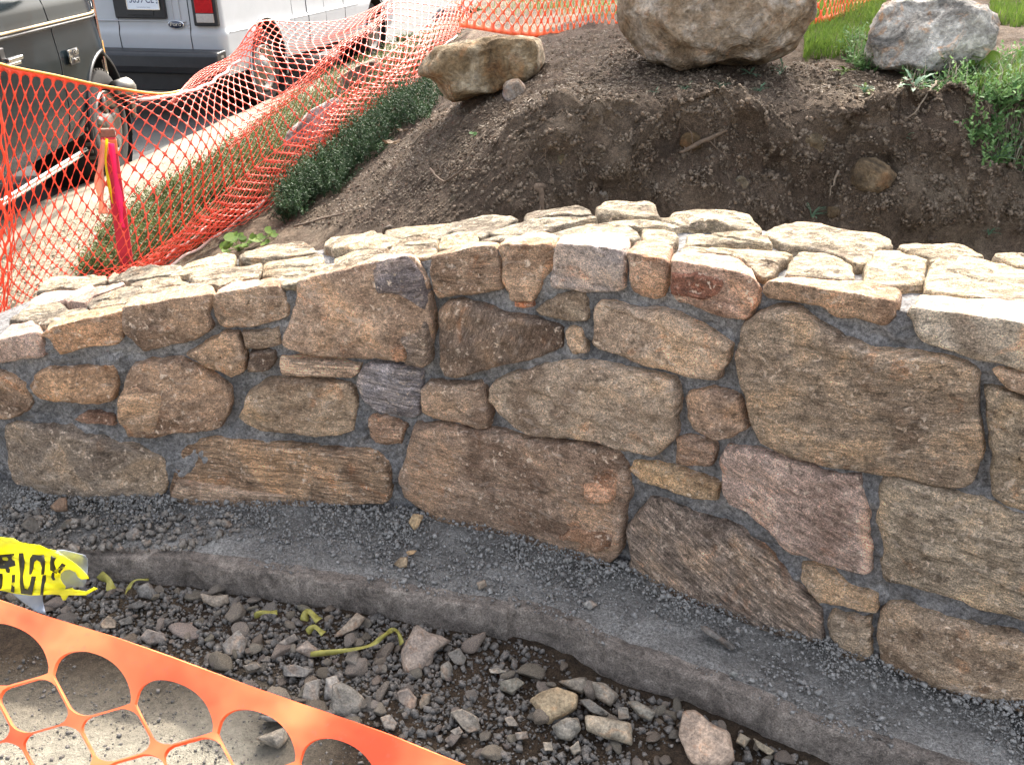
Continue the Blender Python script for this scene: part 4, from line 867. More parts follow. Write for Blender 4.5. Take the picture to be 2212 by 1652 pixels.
# ------------------------------------------------------------------ netting
def cat(P, n):
    """Catmull-Rom resample of control rows to n points, P (k,3)"""
    k = len(P); s = np.linspace(0, k - 1, n); i = np.minimum(s.astype(int), k - 2); f = (s - i)[:, None]
    p1 = P[i]; p2 = P[i + 1]; p0 = np.where((i > 0)[:, None], P[np.maximum(i - 1, 0)], 2 * p1 - p2); p3 = np.where((i < k - 2)[:, None], P[np.minimum(i + 2, k - 1)], 2 * p2 - p1)
    return .5 * (2 * p1 + (p2 - p0) * f + (2 * p0 - 5 * p1 + 4 * p2 - p3) * f ** 2 + (3 * p1 - p0 - 3 * p2 + p3) * f ** 3)
def surf_eval(G, s, t):
    """G dense grid (R,C,3); s,t in 0..1 arrays (t down rows)"""
    R_, C_, _ = G.shape; a_ = np.clip(t, 0, 1) * (R_ - 1); b_ = np.clip(s, 0, 1) * (C_ - 1); i = np.minimum(a_.astype(int), R_ - 2); j = np.minimum(b_.astype(int), C_ - 2); fa = (a_ - i)[..., None]; fb = (b_ - j)[..., None]
    return (G[i, j] * (1 - fa) + G[i + 1, j] * fa) * (1 - fb) + (G[i, j + 1] * (1 - fa) + G[i + 1, j + 1] * fa) * fb
def net_mesh(G, nc, nr, m, mat, name, thick, parent=None, hole=.86, band=1.35, ex=1.35, band_hole=.80, bot_band=False, sub=0, split=False, **kw):
    V = []; Fs = []
    tot = band + nr + (.6 if bot_band else 0)
    def add(ci, cj, corners, hole_fn):
        pts = []; nn = len(corners)
        for a_ in range(nn):
            p, q = np.array(corners[a_]), np.array(corners[(a_ + 1) % nn])
            for k_ in range(m): pts.append(p + (q - p) * k_ / m)
        b0 = len(V); n_ = len(pts); ins = []
        for p in pts:
            r = np.hypot(*p); dx, dy = p / r; h_ = hole_fn(dx, dy); ins.append(p * min(h_ / r, .97))
        layers = [pts] + ([[p * (1 - f_) + q * f_ for p, q in zip(pts, ins)] for f_ in (.3, .6, .86, .97)] if m > 3 else []) + [ins]
        for ly in layers:
            for p in ly: V.append((ci + p[0], cj + p[1]))
        for L_ in range(len(layers) - 1):
            for k_ in range(n_):
                k2 = (k_ + 1) % n_; Fs.append((b0 + L_ * n_ + k_, b0 + L_ * n_ + k2, b0 + (L_ + 1) * n_ + k2, b0 + (L_ + 1) * n_ + k_))
    dw = .474 if m > 3 else .5 * hole
    def dia(dx, dy): return 1 / ((abs(dx) / (.5 * hole)) ** ex + (abs(dy) / hole) ** ex) ** (1 / ex)
    def dome(dx, dy):
        if dy >= 0: return 1 / ((abs(dx) / dw) ** 1.6 + (abs(dy) / hole) ** 1.6) ** (1 / 1.6)
        return 1 / ((abs(dx) / dw) ** 2.2 + (abs(dy) / band_hole) ** 2.2) ** (1 / 2.2)
    for i in range(nc): add(i + .5, 0, [(-.5, 0), (-.5, -band), (.5, -band), (.5, 0), (0, 1)], dome)
    for j in range(1, nr):
        for i in range(nc + (1 if j % 2 else 0)):
            ci = i + (.0 if j % 2 else .5)
            if ci < .4 or ci > nc - .4: continue
            if bot_band and j == nr - 1: add(ci, j, [(-.5, 0), (0, -1), (.5, 0), (.5, 1.2), (-.5, 1.2)], lambda dx, dy: dome(dx, -dy))
            else: add(ci, j, [(-.5, 0), (0, -1), (.5, 0), (0, 1)], dia)
    V = np.array(V); s = V[:, 0] / nc; t = (V[:, 1] + band) / tot
    P = surf_eval(G, s, t)
    bm = bmesh.new(); vs = [bm.verts.new(p) for p in P]
    for f in Fs:
        try: bm.faces.new([vs[k_] for k_ in f])
        except ValueError: pass
    bmesh.ops.remove_doubles(bm, verts=bm.verts, dist=1e-5)
    me_V = [v_.co[:] for v_ in bm.verts]; bm.verts.index_update(); me_F = [tuple(v_.index for v_ in f.verts) for f in bm.faces]; bm.free()
    o = mk(name, np.array(me_V), me_F, mat, parent, **kw)
    sm = o.modifiers.new('thick', 'SOLIDIFY'); sm.thickness = thick; sm.offset = 0
    if split: es = o.modifiers.new('split', 'EDGE_SPLIT'); es.split_angle = math.radians(45)
    if sub: ss = o.modifiers.new('sub', 'SUBSURF'); ss.levels = ss.render_levels = sub
    return o
def dense(grid, R_, C_):
    grid = np.array(grid, float); A_ = np.stack([cat(grid[:, j], R_) for j in range(grid.shape[1])], 1)
    return np.stack([cat(A_[i], C_) for i in range(R_)], 0)
# long fence along the kerb
cols = [[(-120, 90), (-120, 420), (-120, 600), (-120, 800), (-120, 860)], [(0, 140), (0, 385), (0, 560), (0, 690), (0, 740)], [(120, 165), (110, 325), (110, 510), (100, 620), (90, 672)],
        [(250, 192), (235, 262), (235, 430), (215, 570), (205, 625)], [(370, 203), (375, 222), (395, 350), (325, 540), (300, 605)], [(450, 165), (462, 200), (500, 300), (450, 450), (430, 535)],
        [(510, 108), (525, 155), (590, 240), (560, 365), (570, 435)], [(560, 47), (585, 105), (670, 160), (670, 265), (700, 335)], [(650, 48), (675, 85), (740, 100), (755, 190), (790, 255)],
        [(740, 42), (765, 55), (805, 45), (850, 105), (885, 180)], [(830, 5), (850, -5), (880, -20), (930, 35), (965, 95)], [(930, -60), (950, -70), (990, -90), (1000, -30), (1030, 45)]]
y0s = [3.4, 3.8, 4.0, 4.2, 4.5, 4.9, 5.2, 5.4, 5.8, 6.3, 7.0, 8.0]; y4s = [3.2, 3.5, 3.75, 3.85, 3.9, 4.2, 4.6, 4.9, 5.2, 5.6, 6.3, 7.3]
grid = [[None] * 12 for _ in range(5)]
for j, cc in enumerate(cols):
    for i, (u, v) in enumerate(cc):
        f_ = [0, .25, .5, .85, 1][i]; grid[i][j] = aty(u, v, y0s[j] * (1 - f_) + y4s[j] * f_)
G = dense(grid, 60, 160)
fence = empty('orange_fence', tuple(G[-1, 60]), label='long sagging orange plastic mesh barrier fence draped beside the parked vehicles', cat='barrier fence')
net_mesh(G, 56, 28, 2, M['netfar'], 'netting', .003, fence, hole=.82, ex=1.5, band=.8, band_hole=.5)
# edge rope and pale folded hem
b = MB(); b.tube([tuple(p + np.array([0, -.004, .004])) for p in G[0, :62]], .0065, 6); b.build('top_rope', M['rope'], None, True, local=False)
ro = COL.objects['top_rope']; ro.parent = fence; ro.location = ro.location - fence.location
b = MB(); b.tube([tuple(p + np.array([.01 * math.sin(k * .9), -.012, .0])) for k, p in enumerate(G[8, 50:88])], .008, 6); b.tube([tuple(p + np.array([0, -.004, .006 * math.sin(k)])) for k, p in enumerate(G[-1, 55:150])], .007, 5)
b.tube([tuple(p + np.array([.01 * math.sin(k * .9), -.012, .0])) for k, p in enumerate(G[52, 40:75])], .006, 6)
h = b.build('hem_fold', M['whiteedge'], None, True, local=False); h.parent = fence; h.location = h.location - fence.location
# bunched fold of netting along the hem: a second slack layer
grid2 = []
for i, f_ in enumerate((0, .5, 1)):
    row = []
    for j in range(3, 12):
        a_ = np.array(grid[3][j]) * (1 - f_) + np.array(grid[4][j]) * f_; row.append(a_ + np.array([.02 * math.sin(j * 2 + i), -.05 - .03 * (i == 1), .02 * math.cos(j + i)]))
    grid2.append(row)
net_mesh(dense(grid2, 30, 120), 50, 9, 2, M['netfar'], 'folded_hem', .003, fence, hole=.74, ex=1.5, band=.5, band_hole=.35)
for q_, (r0, r1, c0, c1, nn) in enumerate([(1.9, 2.2, 5, 11, 26), (0.0, .5, 4, 7, 14), (3.3, 4, 4, 11, 40)]):
    g3 = []
    for f_ in (0, .5, 1):
        row = []
        for j in range(c0, c1 + 1):
            rr_ = r0 + (r1 - r0) * f_; i0 = min(int(rr_), 3); a_ = np.array(grid[i0][j]) * (1 - (rr_ - i0)) + np.array(grid[i0 + 1][j]) * (rr_ - i0)
            row.append(a_ + np.array([.03 * math.sin(j * 1.7 + q_ * 2), -.06 - .04 * (f_ == .5), .03 * math.cos(j * 2.3 + q_)]))
        g3.append(row)
    net_mesh(dense(g3, 24, 120), nn, 9, 2, M['netfar'], 'folded_layer', .003, fence, hole=.76, ex=1.5, band=.5, band_hole=.35)
# upper fold, between the sag and the second post
# second fence: runs off behind the boulders
bb = [((985, 62), 6.4), ((1130, 86), 4.95), ((1240, 84), 4.7), ((1345, 80), 4.55), ((1550, 95), 4.4), ((1758, 60), 4.35), ((1830, 42), 4.7), ((1905, 26), 5.1), ((2050, -10), 5.9)]
top_, mid_, bot_ = [], [], []
for k, ((u, v), y) in enumerate(bb):
    p = aty(u, v, y); bot_.append(p); mid_.append(p + np.array([.02 * math.sin(k * 2), .03, .45])); top_.append(p + np.array([0, .06, .95]))
fb = empty('orange_fence', tuple(bot_[3]), label='upright stretch of orange mesh barrier running behind the boulders on the bank', cat='barrier fence')
net_mesh(dense([top_, mid_, bot_], 40, 140), 62, 24, 2, M['net'], 'netting', .003, fb, hole=.74, ex=1.6, band=.8, band_hole=.5, bot_band=True)
# gathered roll hanging at the far left
grid3 = []
for i, v in enumerate((180, 330, 470, 600, 760)):
    grid3.append([aty(u + dx, v, 3.3) for u, dx in ((-140, 0), (-100, 10), (-60, -5), (-20, [0, 18, 20, 14, 0][i]), (5, [-15, 10, 30, 22, -5][i]))])
for r_ in grid3:
    for k, p in enumerate(r_): p[1] += .03 * (k % 2)
gr = mk('netting_roll_base', [(0, 0, 0)], [], M['netfar']) if False else None
net_mesh(dense(grid3, 60, 30), 9, 16, 2, M['netfar'], 'gathered_netting', .003, None, hole=.72, ex=1.5, band=.6, band_hole=.4, label='gathered orange netting hanging in a bunch at the far left edge', cat='netting')
# near fence
ip, jp = 14, 10; lat_a = np.array([177.5, 63.5]); lat_d = np.array([-36, 66.])
base0 = np.array(tile(TJ, '-190 870')[0])     # left node of a hole in the first row
dist_a = .425; nearG = []
top_line = lambda u: np.interp(u, [-200, 0, 100, 234, 368, 502, 636, 737, 838, 938, 1005, 1200, 1500], [1236, 1295, 1330, 1370, 1417, 1467, 1514, 1548, 1584, 1625, 1651, 1720, 1830])
def rot_depth(k): return .46
near = empty('orange_fence', (-.1, .33, .3), label='close orange mesh barrier fence with a wide solid top band crossing the bottom left', cat='barrier fence')
rows = []
NR = 6; NCn = 9
for r_ in np.linspace(-1.35, NR + .2, 24):
    row = []
    for c_ in np.linspace(0, NCn, 60):
        uv = base0 - lat_a * 1 + lat_a * c_ + (lat_d * r_ if r_ > 0 else np.array([-10, 82.]) * r_ )
        if r_ <= 0:
            f_ = (-r_ / 1.35); nodeuv = base0 - lat_a + lat_a * c_; tu = nodeuv[0] + 20 * f_; uv = nodeuv * (1 - f_) + np.array([tu, top_line(tu)]) * f_
        # top edge 0.4 m below the lens
        z_ = CAMZ - .40; bp = onz(nodeuv[0] if r_ <= 0 else (base0 - lat_a + lat_a * c_)[0], top_line((base0 - lat_a + lat_a * c_)[0]), z_)
        depth = bp[1] * CP + .40 * SP - .008 * (r_ + 1.35) + .004 * math.sin(c_ * 2.2 + r_)
        r3 = ray(uv[0], uv[1]); p = r3 * (depth / FPX) + np.array([0, 0, CAMZ]); row.append(p)
    rows.append(row)
net_mesh(np.array(rows), NCn, NR, 8, M['net'], 'netting', .0028, near, hole=.80, ex=1.95, band=1.35, band_hole=.83, split=True)

# ------------------------------------------------------------------ stake with ribbons
stp = onz(282, 600, .10); st = empty('survey_stake', (float(stp[0]), float(stp[1]), .0), label='leaning red painted wooden stake with pink and peach ribbons behind the wall', cat='stake')
topc = aty(231, 278, stp[1] + .05); base = aty(284, 640, stp[1] - .03); ax = (Vector(topc) - Vector(base)); ln = ax.length; ax.normalize()
q = ax.to_track_quat('Z', 'Y').to_matrix() @ Matrix.Rotation(.5, 3, 'Z')
def stbox(name, a0, a1, wx, wy, mat, bev=.003):
    b = MB(); m_ = (a0 + a1) / 2; b.box((0, 0, 0), (wx, wy, (a1 - a0) * ln)); P = np.array([q @ Vector(p) + Vector(base) + ax * (m_ * ln) for p in b.V]); b.V = [tuple(p) for p in P]
    V_ = np.array(b.V) - np.array(st.location); o = mk(name, V_, b.F, mat, st, smooth=False, local=True); mm_ = o.modifiers.new('b', 'BEVEL'); mm_.width = bev; mm_.segments = 2; return o
stbox('post', 0, .955, .062, .045, M['stakered']); stbox('raw_end', .952, 1, .064, .05, M['woodend'], .006); stbox('binding', .86, .94, .066, .050, M['net'], .002)
def ribbon(name, pts, wdt, mat, parent, nrm=(0, -1, .2), tw=.3):
    V = []; nn = len(pts); pts = cat(np.array(pts, float), nn * 6); 
    for k, p in enumerate(pts):
        d = Vector(pts[min(k + 1, len(pts) - 1)] - pts[max(k - 1, 0)]).normalized(); s_ = d.cross(Vector(nrm)).normalized(); a_ = tw * math.sin(k * .35); s2 = (s_ * math.cos(a_) + d.cross(s_) * math.sin(a_)); ww = wdt * (1 + .25 * math.sin(k * .5))
        for f_ in (-.5, 0, .5): V.append(tuple(Vector(p) + s2 * (ww * f_) + Vector(nrm).normalized() * (.006 * (f_ == 0) * math.sin(k * .4))))
    Fs = [(3 * k + j, 3 * k + j + 1, 3 * k + j + 4, 3 * k + j + 3) for k in range(len(pts) - 1) for j in (0, 1)]
    o = mk(name, V, Fs, mat, parent); sm = o.modifiers.new('t', 'SOLIDIFY'); sm.thickness = .0006; return o
yy = stp[1] - .03
ribbon('peach_ribbon', [aty(*p, yy + .01) for p in ((229, 305), (219, 350), (215, 390), (218, 430), (224, 462))], .036, M['peach'], st)
ribbon('yellow_ribbon', [aty(*p, yy - .0) for p in ((231, 300), (228, 350), (236, 400), (243, 440))], .012, M['yellow'], st)
ribbon('pink_ribbon', [aty(*p, yy - .03) for p in ((240, 310), (248, 370), (256, 420), (262, 470), (263, 492))], .026, M['pink'], st)

# ------------------------------------------------------------------ caution tape
def tz(s): 
    a_ = [float(x) for x in s.split()]; return [(a_[i] * .12398, 1126.5 + a_[i + 1] * .12398) for i in range(0, len(a_), 2)]
def sheet(name, pl, y, mat, parent=None, wob=.006, off=0, solid=.0006, **kw):
    """thin crinkled sheet cut to an outline, hanging in the place at distance y"""
    bm = bmesh.new(); vs = [bm.verts.new((p[0], p[1], 0)) for p in pl]
    for tr_ in tessellate_polygon([[Vector((p[0], p[1], 0)) for p in pl]]): bm.faces.new([vs[i_] for i_ in tr_])
    for _ in range(3): bmesh.ops.subdivide_edges(bm, edges=[e for e in bm.edges if e.calc_length() > 10], cuts=1, use_grid_fill=False); bmesh.ops.triangulate(bm, faces=bm.faces[:])
    V = []
    for v_ in bm.verts:
        u, vv = v_.co.x, v_.co.y; yy_ = y + wob * math.sin(u * .06) + wob * .7 * math.sin(vv * .11 + u * .03) - off; V.append(aty(u, vv, yy_))
    bm.verts.index_update(); Fs = [tuple(x.index for x in f.verts) for f in bm.faces]; bm.free()
    o = mk(name, V, Fs, mat, parent, **kw); s_ = o.modifiers.new('t', 'SOLIDIFY'); s_.thickness = solid; return o
ty = .98
tape = empty('caution_tape', tuple(aty(80, 1240, ty)), label='bright yellow barricade tape with black letters and a torn end at the left edge', cat='tape')
sheet('tape_strip', tz('-400 250 0 265 240 290 340 350 480 375 690 405 830 470 1000 520 1120 600 1260 690 1400 800 1500 905 1555 985 1420 1005 1360 960 1320 880 1220 830 1130 840 1060 900 1050 980 1090 1060 1150 1130 1130 1180 1260 1150 1300 1180 1500 1215 1560 1180 1640 1140 1700 1160 1610 1210 1500 1280 1200 1275 1150 1360 1100 1365 1050 1270 910 1260 560 1280 300 1255 120 1215 0 1190 -400 1160'), ty, M['yellow'], tape)
for s_ in ['-300 600 0 575 250 550 245 620 260 700 270 765 150 800 175 830 170 895 110 880 95 820 -100 815 -300 830',
           '330 545 405 545 430 700 425 800 400 950 405 1060 430 1160 480 1180 520 1110 550 945 630 950 600 1080 555 1275 370 1250 345 1050 350 900 335 700',
           '525 640 570 570 680 580 765 575 790 700 780 850 770 915 715 920 725 800 700 700 640 665 600 700 580 830 545 915 505 910 520 780',
           '890 590 985 635 945 690 950 740 985 840 1080 715 1150 755 1060 860 1050 900 1000 870 985 900 910 860 870 840 870 700',
           '-20 895 45 900 50 980 40 1110 20 1170 -30 1170', '205 925 265 920 260 1080 245 1235 190 1215 205 1080',
           '740 925 800 925 805 1000 780 1090 760 1180 755 1270 700 1270 715 1100', '905 880 950 880 945 960 965 1010 920 1020 890 960']:
    sheet('black_lettering', tz(s_), ty, M['black'], tape, off=.0022, solid=.0004)
sheet('grey_backing_sheet', tz('980 500 1100 485 1250 520 1480 580 1530 660 1535 760 1520 940 1500 1060 1455 1135 1280 1130 1130 1150 1000 1180 900 1200 740 1260 750 1400 800 1610 650 1570 400 1390 280 1300 180 1200 150 900 700 600'), ty + .03, M['greysheet'], None, label='torn light grey sheet hanging behind the yellow barricade tape', cat='sheet')
for k, (ptsz, off_, lab, wd) in enumerate([('640 420 700 460 720 520', TJ, 'crumpled striped yellow tape scrap just right of the big tape', .03), ('960 455 870 460 830 510 810 550', TJ, 'narrow yellow-green strip curling out of the rubble by the footing', .012),
      ('1640 690 1700 665 1790 665', TJ, 'half buried striped tape scrap against the footing', .02), ('1960 720 1990 660 2060 720', TJ, 'folded yellow triangle of tape against the footing', .028), ('1980 795 2030 760 2090 805', TJ, 'small yellow triangle of tape among grey stones', .022),
      ('-200 935 0 915 180 880 270 820 330 780 370 800 390 870', TK, 'longest yellow tape strip, curling beside the largest slab of rubble', .018)]):
    pp = tile(off_, ptsz); P3 = [onz(u, v, TRZ + .04 + .01 * (i % 2)) for i, (u, v) in enumerate(pp)]
    o = ribbon('tape_scrap', P3, wd * .7, M['yellow_dull'], None, nrm=(0, -.5, 1), tw=.7); o['label'] = lab; o['category'] = 'tape scrap'; o['group'] = 'yellow tape scraps in the trench'

# ------------------------------------------------------------------ plants
def sprigs(P, H, mat, name, nleaf=14, lw=.0032, ll=.014, **kw):
    n = len(P); th = RNG.uniform(0, 6.28, n); tilt = RNG.uniform(.1, 1.15, n); A_ = np.stack([np.cos(th) * np.sin(tilt), np.sin(th) * np.sin(tilt), np.cos(tilt)], -1)
    Vs = []; B = np.cross(A_, RNG.normal(size=(n, 3))); B /= np.linalg.norm(B, axis=1, keepdims=True); C2 = np.cross(A_, B)
    for k in range(nleaf):
        f_ = (k + .7) / nleaf; c_ = P + A_ * (H * f_)[:, None]; ph = k * 2.4; sd_ = B * math.cos(ph) + C2 * math.sin(ph)
        d = (sd_ * .75 + A_ * .65) * (ll * (1.25 - .6 * f_)); wv = np.cross(d, A_); wv /= np.linalg.norm(wv, axis=1, keepdims=True) + 1e-9; wv = wv * lw
        Vs.append(np.stack([c_ - wv, c_ + wv, c_ + d + wv * .5, c_ + d - wv * .5], 1))
    V = np.stack(Vs, 1).reshape(-1, 3); Fc = np.arange(len(V)).reshape(-1, 4); return mk(name, V, Fc, mat, smooth=False, **kw)
BED = [(175, 600), (215, 545), (300, 462), (425, 380), (580, 262), (740, 112), (860, 30), (960, -50), (1040, -20), (1000, 70), (930, 140), (850, 210), (700, 345), (560, 445), (430, 535), (300, 610)]
u, v = sample_poly(BED, 8500); x, y = on_ground(u, v); z = groundz(x, y) + RNG.uniform(-.01, .06, len(x)) + .035 * vn(np.stack([x * 5, y * 5, x * 0], -1), 9)
sprigs(np.stack([x, y, z], -1), RNG.uniform(.03, .13, len(x)), M['juniper'], 'juniper_ground_cover', 12, .004, .02, origin=(0, 0, 0), kind='stuff')
def shrub(poly, n, lab, seed):
    u, v = sample_poly(poly, n); x, y = on_ground(u, v); c_ = np.array([x.mean(), y.mean(), float(groundz(x.mean(), y.mean()))])
    r = empty('juniper_shrub', tuple(c_), label=lab, cat='shrub', group='low juniper shrubs on the slope')
    z = groundz(x, y); hh = .05 + .07 * np.exp(-((x - c_[0]) ** 2 + (y - c_[1]) ** 2) / (2 * (x.std() * y.std() + .01)))
    sprigs(np.stack([x, y, z + RNG.uniform(0, 1, len(x)) * hh], -1), RNG.uniform(.02, .17, n), M['juniper_dark'], 'foliage', 14, .0032, .016, parent=r)
    b = MB(); rr_ = random.Random(seed)
    for k in range(7):
        e = (c_[0] + rr_.uniform(-.15, .15), c_[1] + rr_.uniform(-.15, .15)); b.tube([tuple(c_ - np.array([0, 0, .03])), ((c_[0] + e[0]) / 2, (c_[1] + e[1]) / 2, c_[2] + .06), (e[0], e[1], float(groundz(*e)) + .05)], [.008, .006, .003], 5)
    b.build('stems', M['root'], r, True, local=False)
shrub([(900, 215), (960, 205), (925, 265), (850, 300), (815, 280), (850, 215)], 520, 'dark juniper shrub under the long flat brown rock', 1)
shrub([(780, 280), (850, 290), (825, 340), (760, 375), (715, 350)], 480, 'middle dark juniper shrub along the netting hem', 2)
shrub([(690, 360), (770, 370), (740, 420), (690, 440), (650, 450), (620, 425)], 600, 'lighter tipped juniper shrub spilling toward the wall', 3)
shrub([(620, 430), (680, 440), (650, 480), (600, 490)], 260, 'thin juniper tuft nearest the wall', 4)
# grass
def blades(P, H, W_, mat, name, **kw):
    n = len(P); th = RNG.uniform(0, 6.28, n); b_ = RNG.uniform(.1, .8, n); d = np.stack([np.cos(th), np.sin(th), th * 0], -1); s = np.stack([-np.sin(th), np.cos(th), th * 0], -1) * (W_ / 2)
    up = np.array([0, 0, 1.]); H = H[:, None]; b_ = b_[:, None]
    m1 = P + up * H * .55 + d * H * b_ * .25; t1 = P + up * H * .95 + d * H * b_
    V = np.stack([P - s, P + s, m1 + s * .8, m1 - s * .8, t1 + s * .1, t1 - s * .1], 1).reshape(-1, 3); i = np.arange(n)[:, None] * 6
    Fc = np.concatenate([i + np.array([[0, 1, 2, 3]]), i + np.array([[3, 2, 4, 5]])]); return mk(name, V, Fc, mat, smooth=False, **kw)
PG = []
for pl, n in (([(1740, -40), (1930, -60), (1900, 60), (1880, 90), (1850, 120), (1790, 128), (1735, 130)], 5200), ([(2130, -60), (2260, -80), (2260, 55), (2190, 60), (2140, 40)], 2600), ([(2130, 150), (2260, 110), (2260, 300), (2180, 260), (2080, 205)], 1600), ([(1010, -40), (1340, -60), (1340, 40), (1050, 30)], 1500)):
    u, v = sample_poly(pl, n); x, y = on_ground(u, v); PG.append(np.stack([x, y, groundz(x, y) - .004], -1))
PG = np.concatenate(PG); blades(PG, RNG.uniform(.03, .075, len(PG)), .0035, M['grass'], 'grass', origin=(0, 0, 0), kind='stuff')
u, v = sample_poly([(2030, 215), (2100, 200), (2240, 230), (2240, 330), (2140, 300)], 260); x, y = on_ground(u, v)
b = MB(); rr = random.Random(3)
for a_, c_ in zip(x[:150], y[:150]):
    z0 = float(groundz(a_, c_)); L_ = rr.uniform(.05, .16); dx = rr.uniform(-.04, .04); b.tube([(a_, c_, z0), (a_ + dx, c_ - .03, z0 - L_ * .3), (a_ + dx * 1.6, c_ - .045 - rr.uniform(0, .02), z0 - L_)], [.0016, .0012, .0006], 3, False)
b.build('dry_grass_roots', M['twig'], None, False, local=False, kind='stuff')
def leafy(u, v, size, nl, kind, lab, mat, seed, name='weed', tall=.5):
    x, y = on_ground(np.array([u]), np.array([v])); x, y = float(x[0]), float(y[0]); z = float(groundz(x, y)); rr_ = random.Random(seed)
    r = empty(name, (x, y, z), label=lab, cat='weed', group='weeds on the bank')
    lv = MB(); stb = MB()
    for k in range(nl):
        th = rr_.uniform(0, 6.28); el = rr_.uniform(.15, 1.2) if tall < 1 else rr_.uniform(.7, 1.4); L_ = size * rr_.uniform(.6, 1.15); d = Vector((math.cos(th) * math.cos(el), math.sin(th) * math.cos(el) - .15, math.sin(el))).normalized(); tip = Vector((x, y, z)) + d * L_ * (tall if kind != 'rosette' else .15)
        stb.tube([(x, y, z - .005), tuple((Vector((x, y, z)) + tip) / 2 + Vector((0, 0, .004))), tuple(tip)], [.0016, .0013, .001], 4, False)
        if kind == 'round':
            q_ = Vector((rr_.gauss(0, .5), -.35 + rr_.gauss(0, .3), 1)).normalized(); a_ = q_.orthogonal().normalized(); b_ = q_.cross(a_); R_ = L_ * .3
            pts = [tip + (a_ * math.cos(t_ * math.pi / 5) + b_ * math.sin(t_ * math.pi / 5)) * R_ * (.45 if t_ == 0 else 1) for t_ in range(10)]
            lv.add([tip + q_ * -.002] + pts, [(0, 1 + j, 1 + (j + 1) % 10) for j in range(10)])
        else:       # lobed blade
            dd = Vector((d.x, d.y, d.z * .5 - .1)).normalized(); sd_ = dd.cross(Vector((0, 0, 1))).normalized(); LL = L_ * (.8 if kind == 'rosette' else .45); n5 = 7
            prev = None; P_ = []
            for j in range(n5 + 1):
                f_ = j / n5; wv = LL * .17 * math.sin(math.pi * min(1, f_ * .93 + .07)) * (1 if j % 2 else .5); c_ = tip + dd * LL * f_ + Vector((0, 0, -.25 * LL * f_ * f_ + .1 * LL * f_)); P_ += [c_ - sd_ * wv + Vector((0, 0, wv * .3)), c_, c_ + sd_ * wv + Vector((0, 0, wv * .3))]
            lv.add(P_, [(3 * j + s_, 3 * j + s_ + 1, 3 * j + s_ + 4, 3 * j + s_ + 3) for j in range(n5) for s_ in (0, 1)])
    lv.build('leaves', mat, r, True, local=False); stb.build('stems', mat, r, True, local=False)
W_ = M['weed']; WB = M['weed_blue']
for k, a_ in enumerate([(2075, 165, .10, 15, 'round', 'round-leaved bright weed standing in front of the grey boulder', M['grass'], .95), (1690, 152, .07, 12, 'lobed', 'dark leafy weed under the right edge of the largest boulder', WB, .5),
     (1620, 165, .05, 10, 'rosette', 'small rosette weed below the largest boulder', WB, .4), (1557, 188, .045, 12, 'lobed', 'pale feathery weed at the bank lip below the middle of the largest boulder', WB, .5), (1640, 198, .05, 12, 'lobed', 'low blue-green weed just right of the pale feathery one', WB, .4),
     (1480, 205, .05, 12, 'lobed', 'blue-green weed on bare soil left of the pale feathery one', WB, .4), (1415, 195, .04, 9, 'lobed', 'leftmost small weed on the bare soil below the largest boulder', WB, .4),
     (1825, 160, .07, 14, 'rosette', 'bright sunlit rosette in the gap between the two boulders', M['grass'], .5), (1855, 120, .09, 18, 'round', 'small flowering clump against the left side of the grey boulder', M['grass'], .8),
     (1860, 238, .05, 10, 'lobed', 'small weed hanging over the lip of the dug face', WB, .5), (1960, 255, .09, 12, 'rosette', 'dandelion-like weed drooping over the dug face', WB, .4), (1870, 195, .06, 8, 'rosette', 'thin bright blades lying on the sunlit lip', M['grass'], .4),
     (2020, 190, .08, 18, 'lobed', 'feathery plant at the base of the grey boulder', WB, .5), (2110, 200, .09, 18, 'lobed', 'dense leafy weed right of the round-leaved one', W_, .6), (2170, 215, .10, 20, 'lobed', 'sunlit leafy clump at the right edge of the bank', W_, .6),
     (1945, 350, .05, 9, 'lobed', 'tiny weed growing out of the middle of the dug face', WB, .5), (2090, 300, .05, 9, 'lobed', 'tiny weed beside the hanging dry roots', WB, .5), (1752, 470, .06, 12, 'lobed', 'lone green tuft low on the dug face above the capstones', WB, .6), (2190, 350, .08, 14, 'lobed', 'weed at the right edge halfway down the dug face', WB, .6),
     (2130, 380, .08, 14, 'lobed', 'weed hanging among the dry roots', WB, .6), (1025, 290, .035, 8, 'round', 'tiny pale weed on the brown slope', W_, .6), (520, 545, .10, 16, 'round', 'bright small-leaved weed growing behind the left part of the wall', M['grass'], .9), (570, 530, .07, 10, 'round', 'smaller weed beside the bright one behind the wall', M['grass'], .9), (2130, 530, .04, 8, 'lobed', 'smallest weed behind the right capstones', WB, .5)]):
    leafy(a_[0], a_[1], a_[2], a_[3], a_[4], a_[5], a_[6], 400 + k, tall=a_[7])
# mixed low growth spilling over the lip at the right
PC = []
for pl, n in (([(1940, 165), (2050, 150), (2240, 120), (2240, 330), (2150, 290), (2080, 225), (1990, 215)], 520), ([(2060, 290), (2240, 330), (2240, 400), (2120, 390)], 160), ([(1830, 90), (1885, 100), (1880, 160), (1840, 150)], 160)):
    u, v = sample_poly(pl, n); x, y = on_ground(u, v); PC.append(np.stack([x, y, groundz(x, y) - .003], -1))
PC = np.concatenate(PC); sprigs(pushed(PC), RNG.uniform(.03, .10, len(PC)), M['weed'], 'creeping_weeds', 6, .0045, .022, origin=(0, 0, 0), kind='stuff')
PD = PC[RNG.uniform(0, 1, len(PC)) < .5]; blades(PD, RNG.uniform(.04, .11, len(PD)), .003, M['litter_pale'], 'dry_grass', origin=(0, 0, 0), kind='stuff')
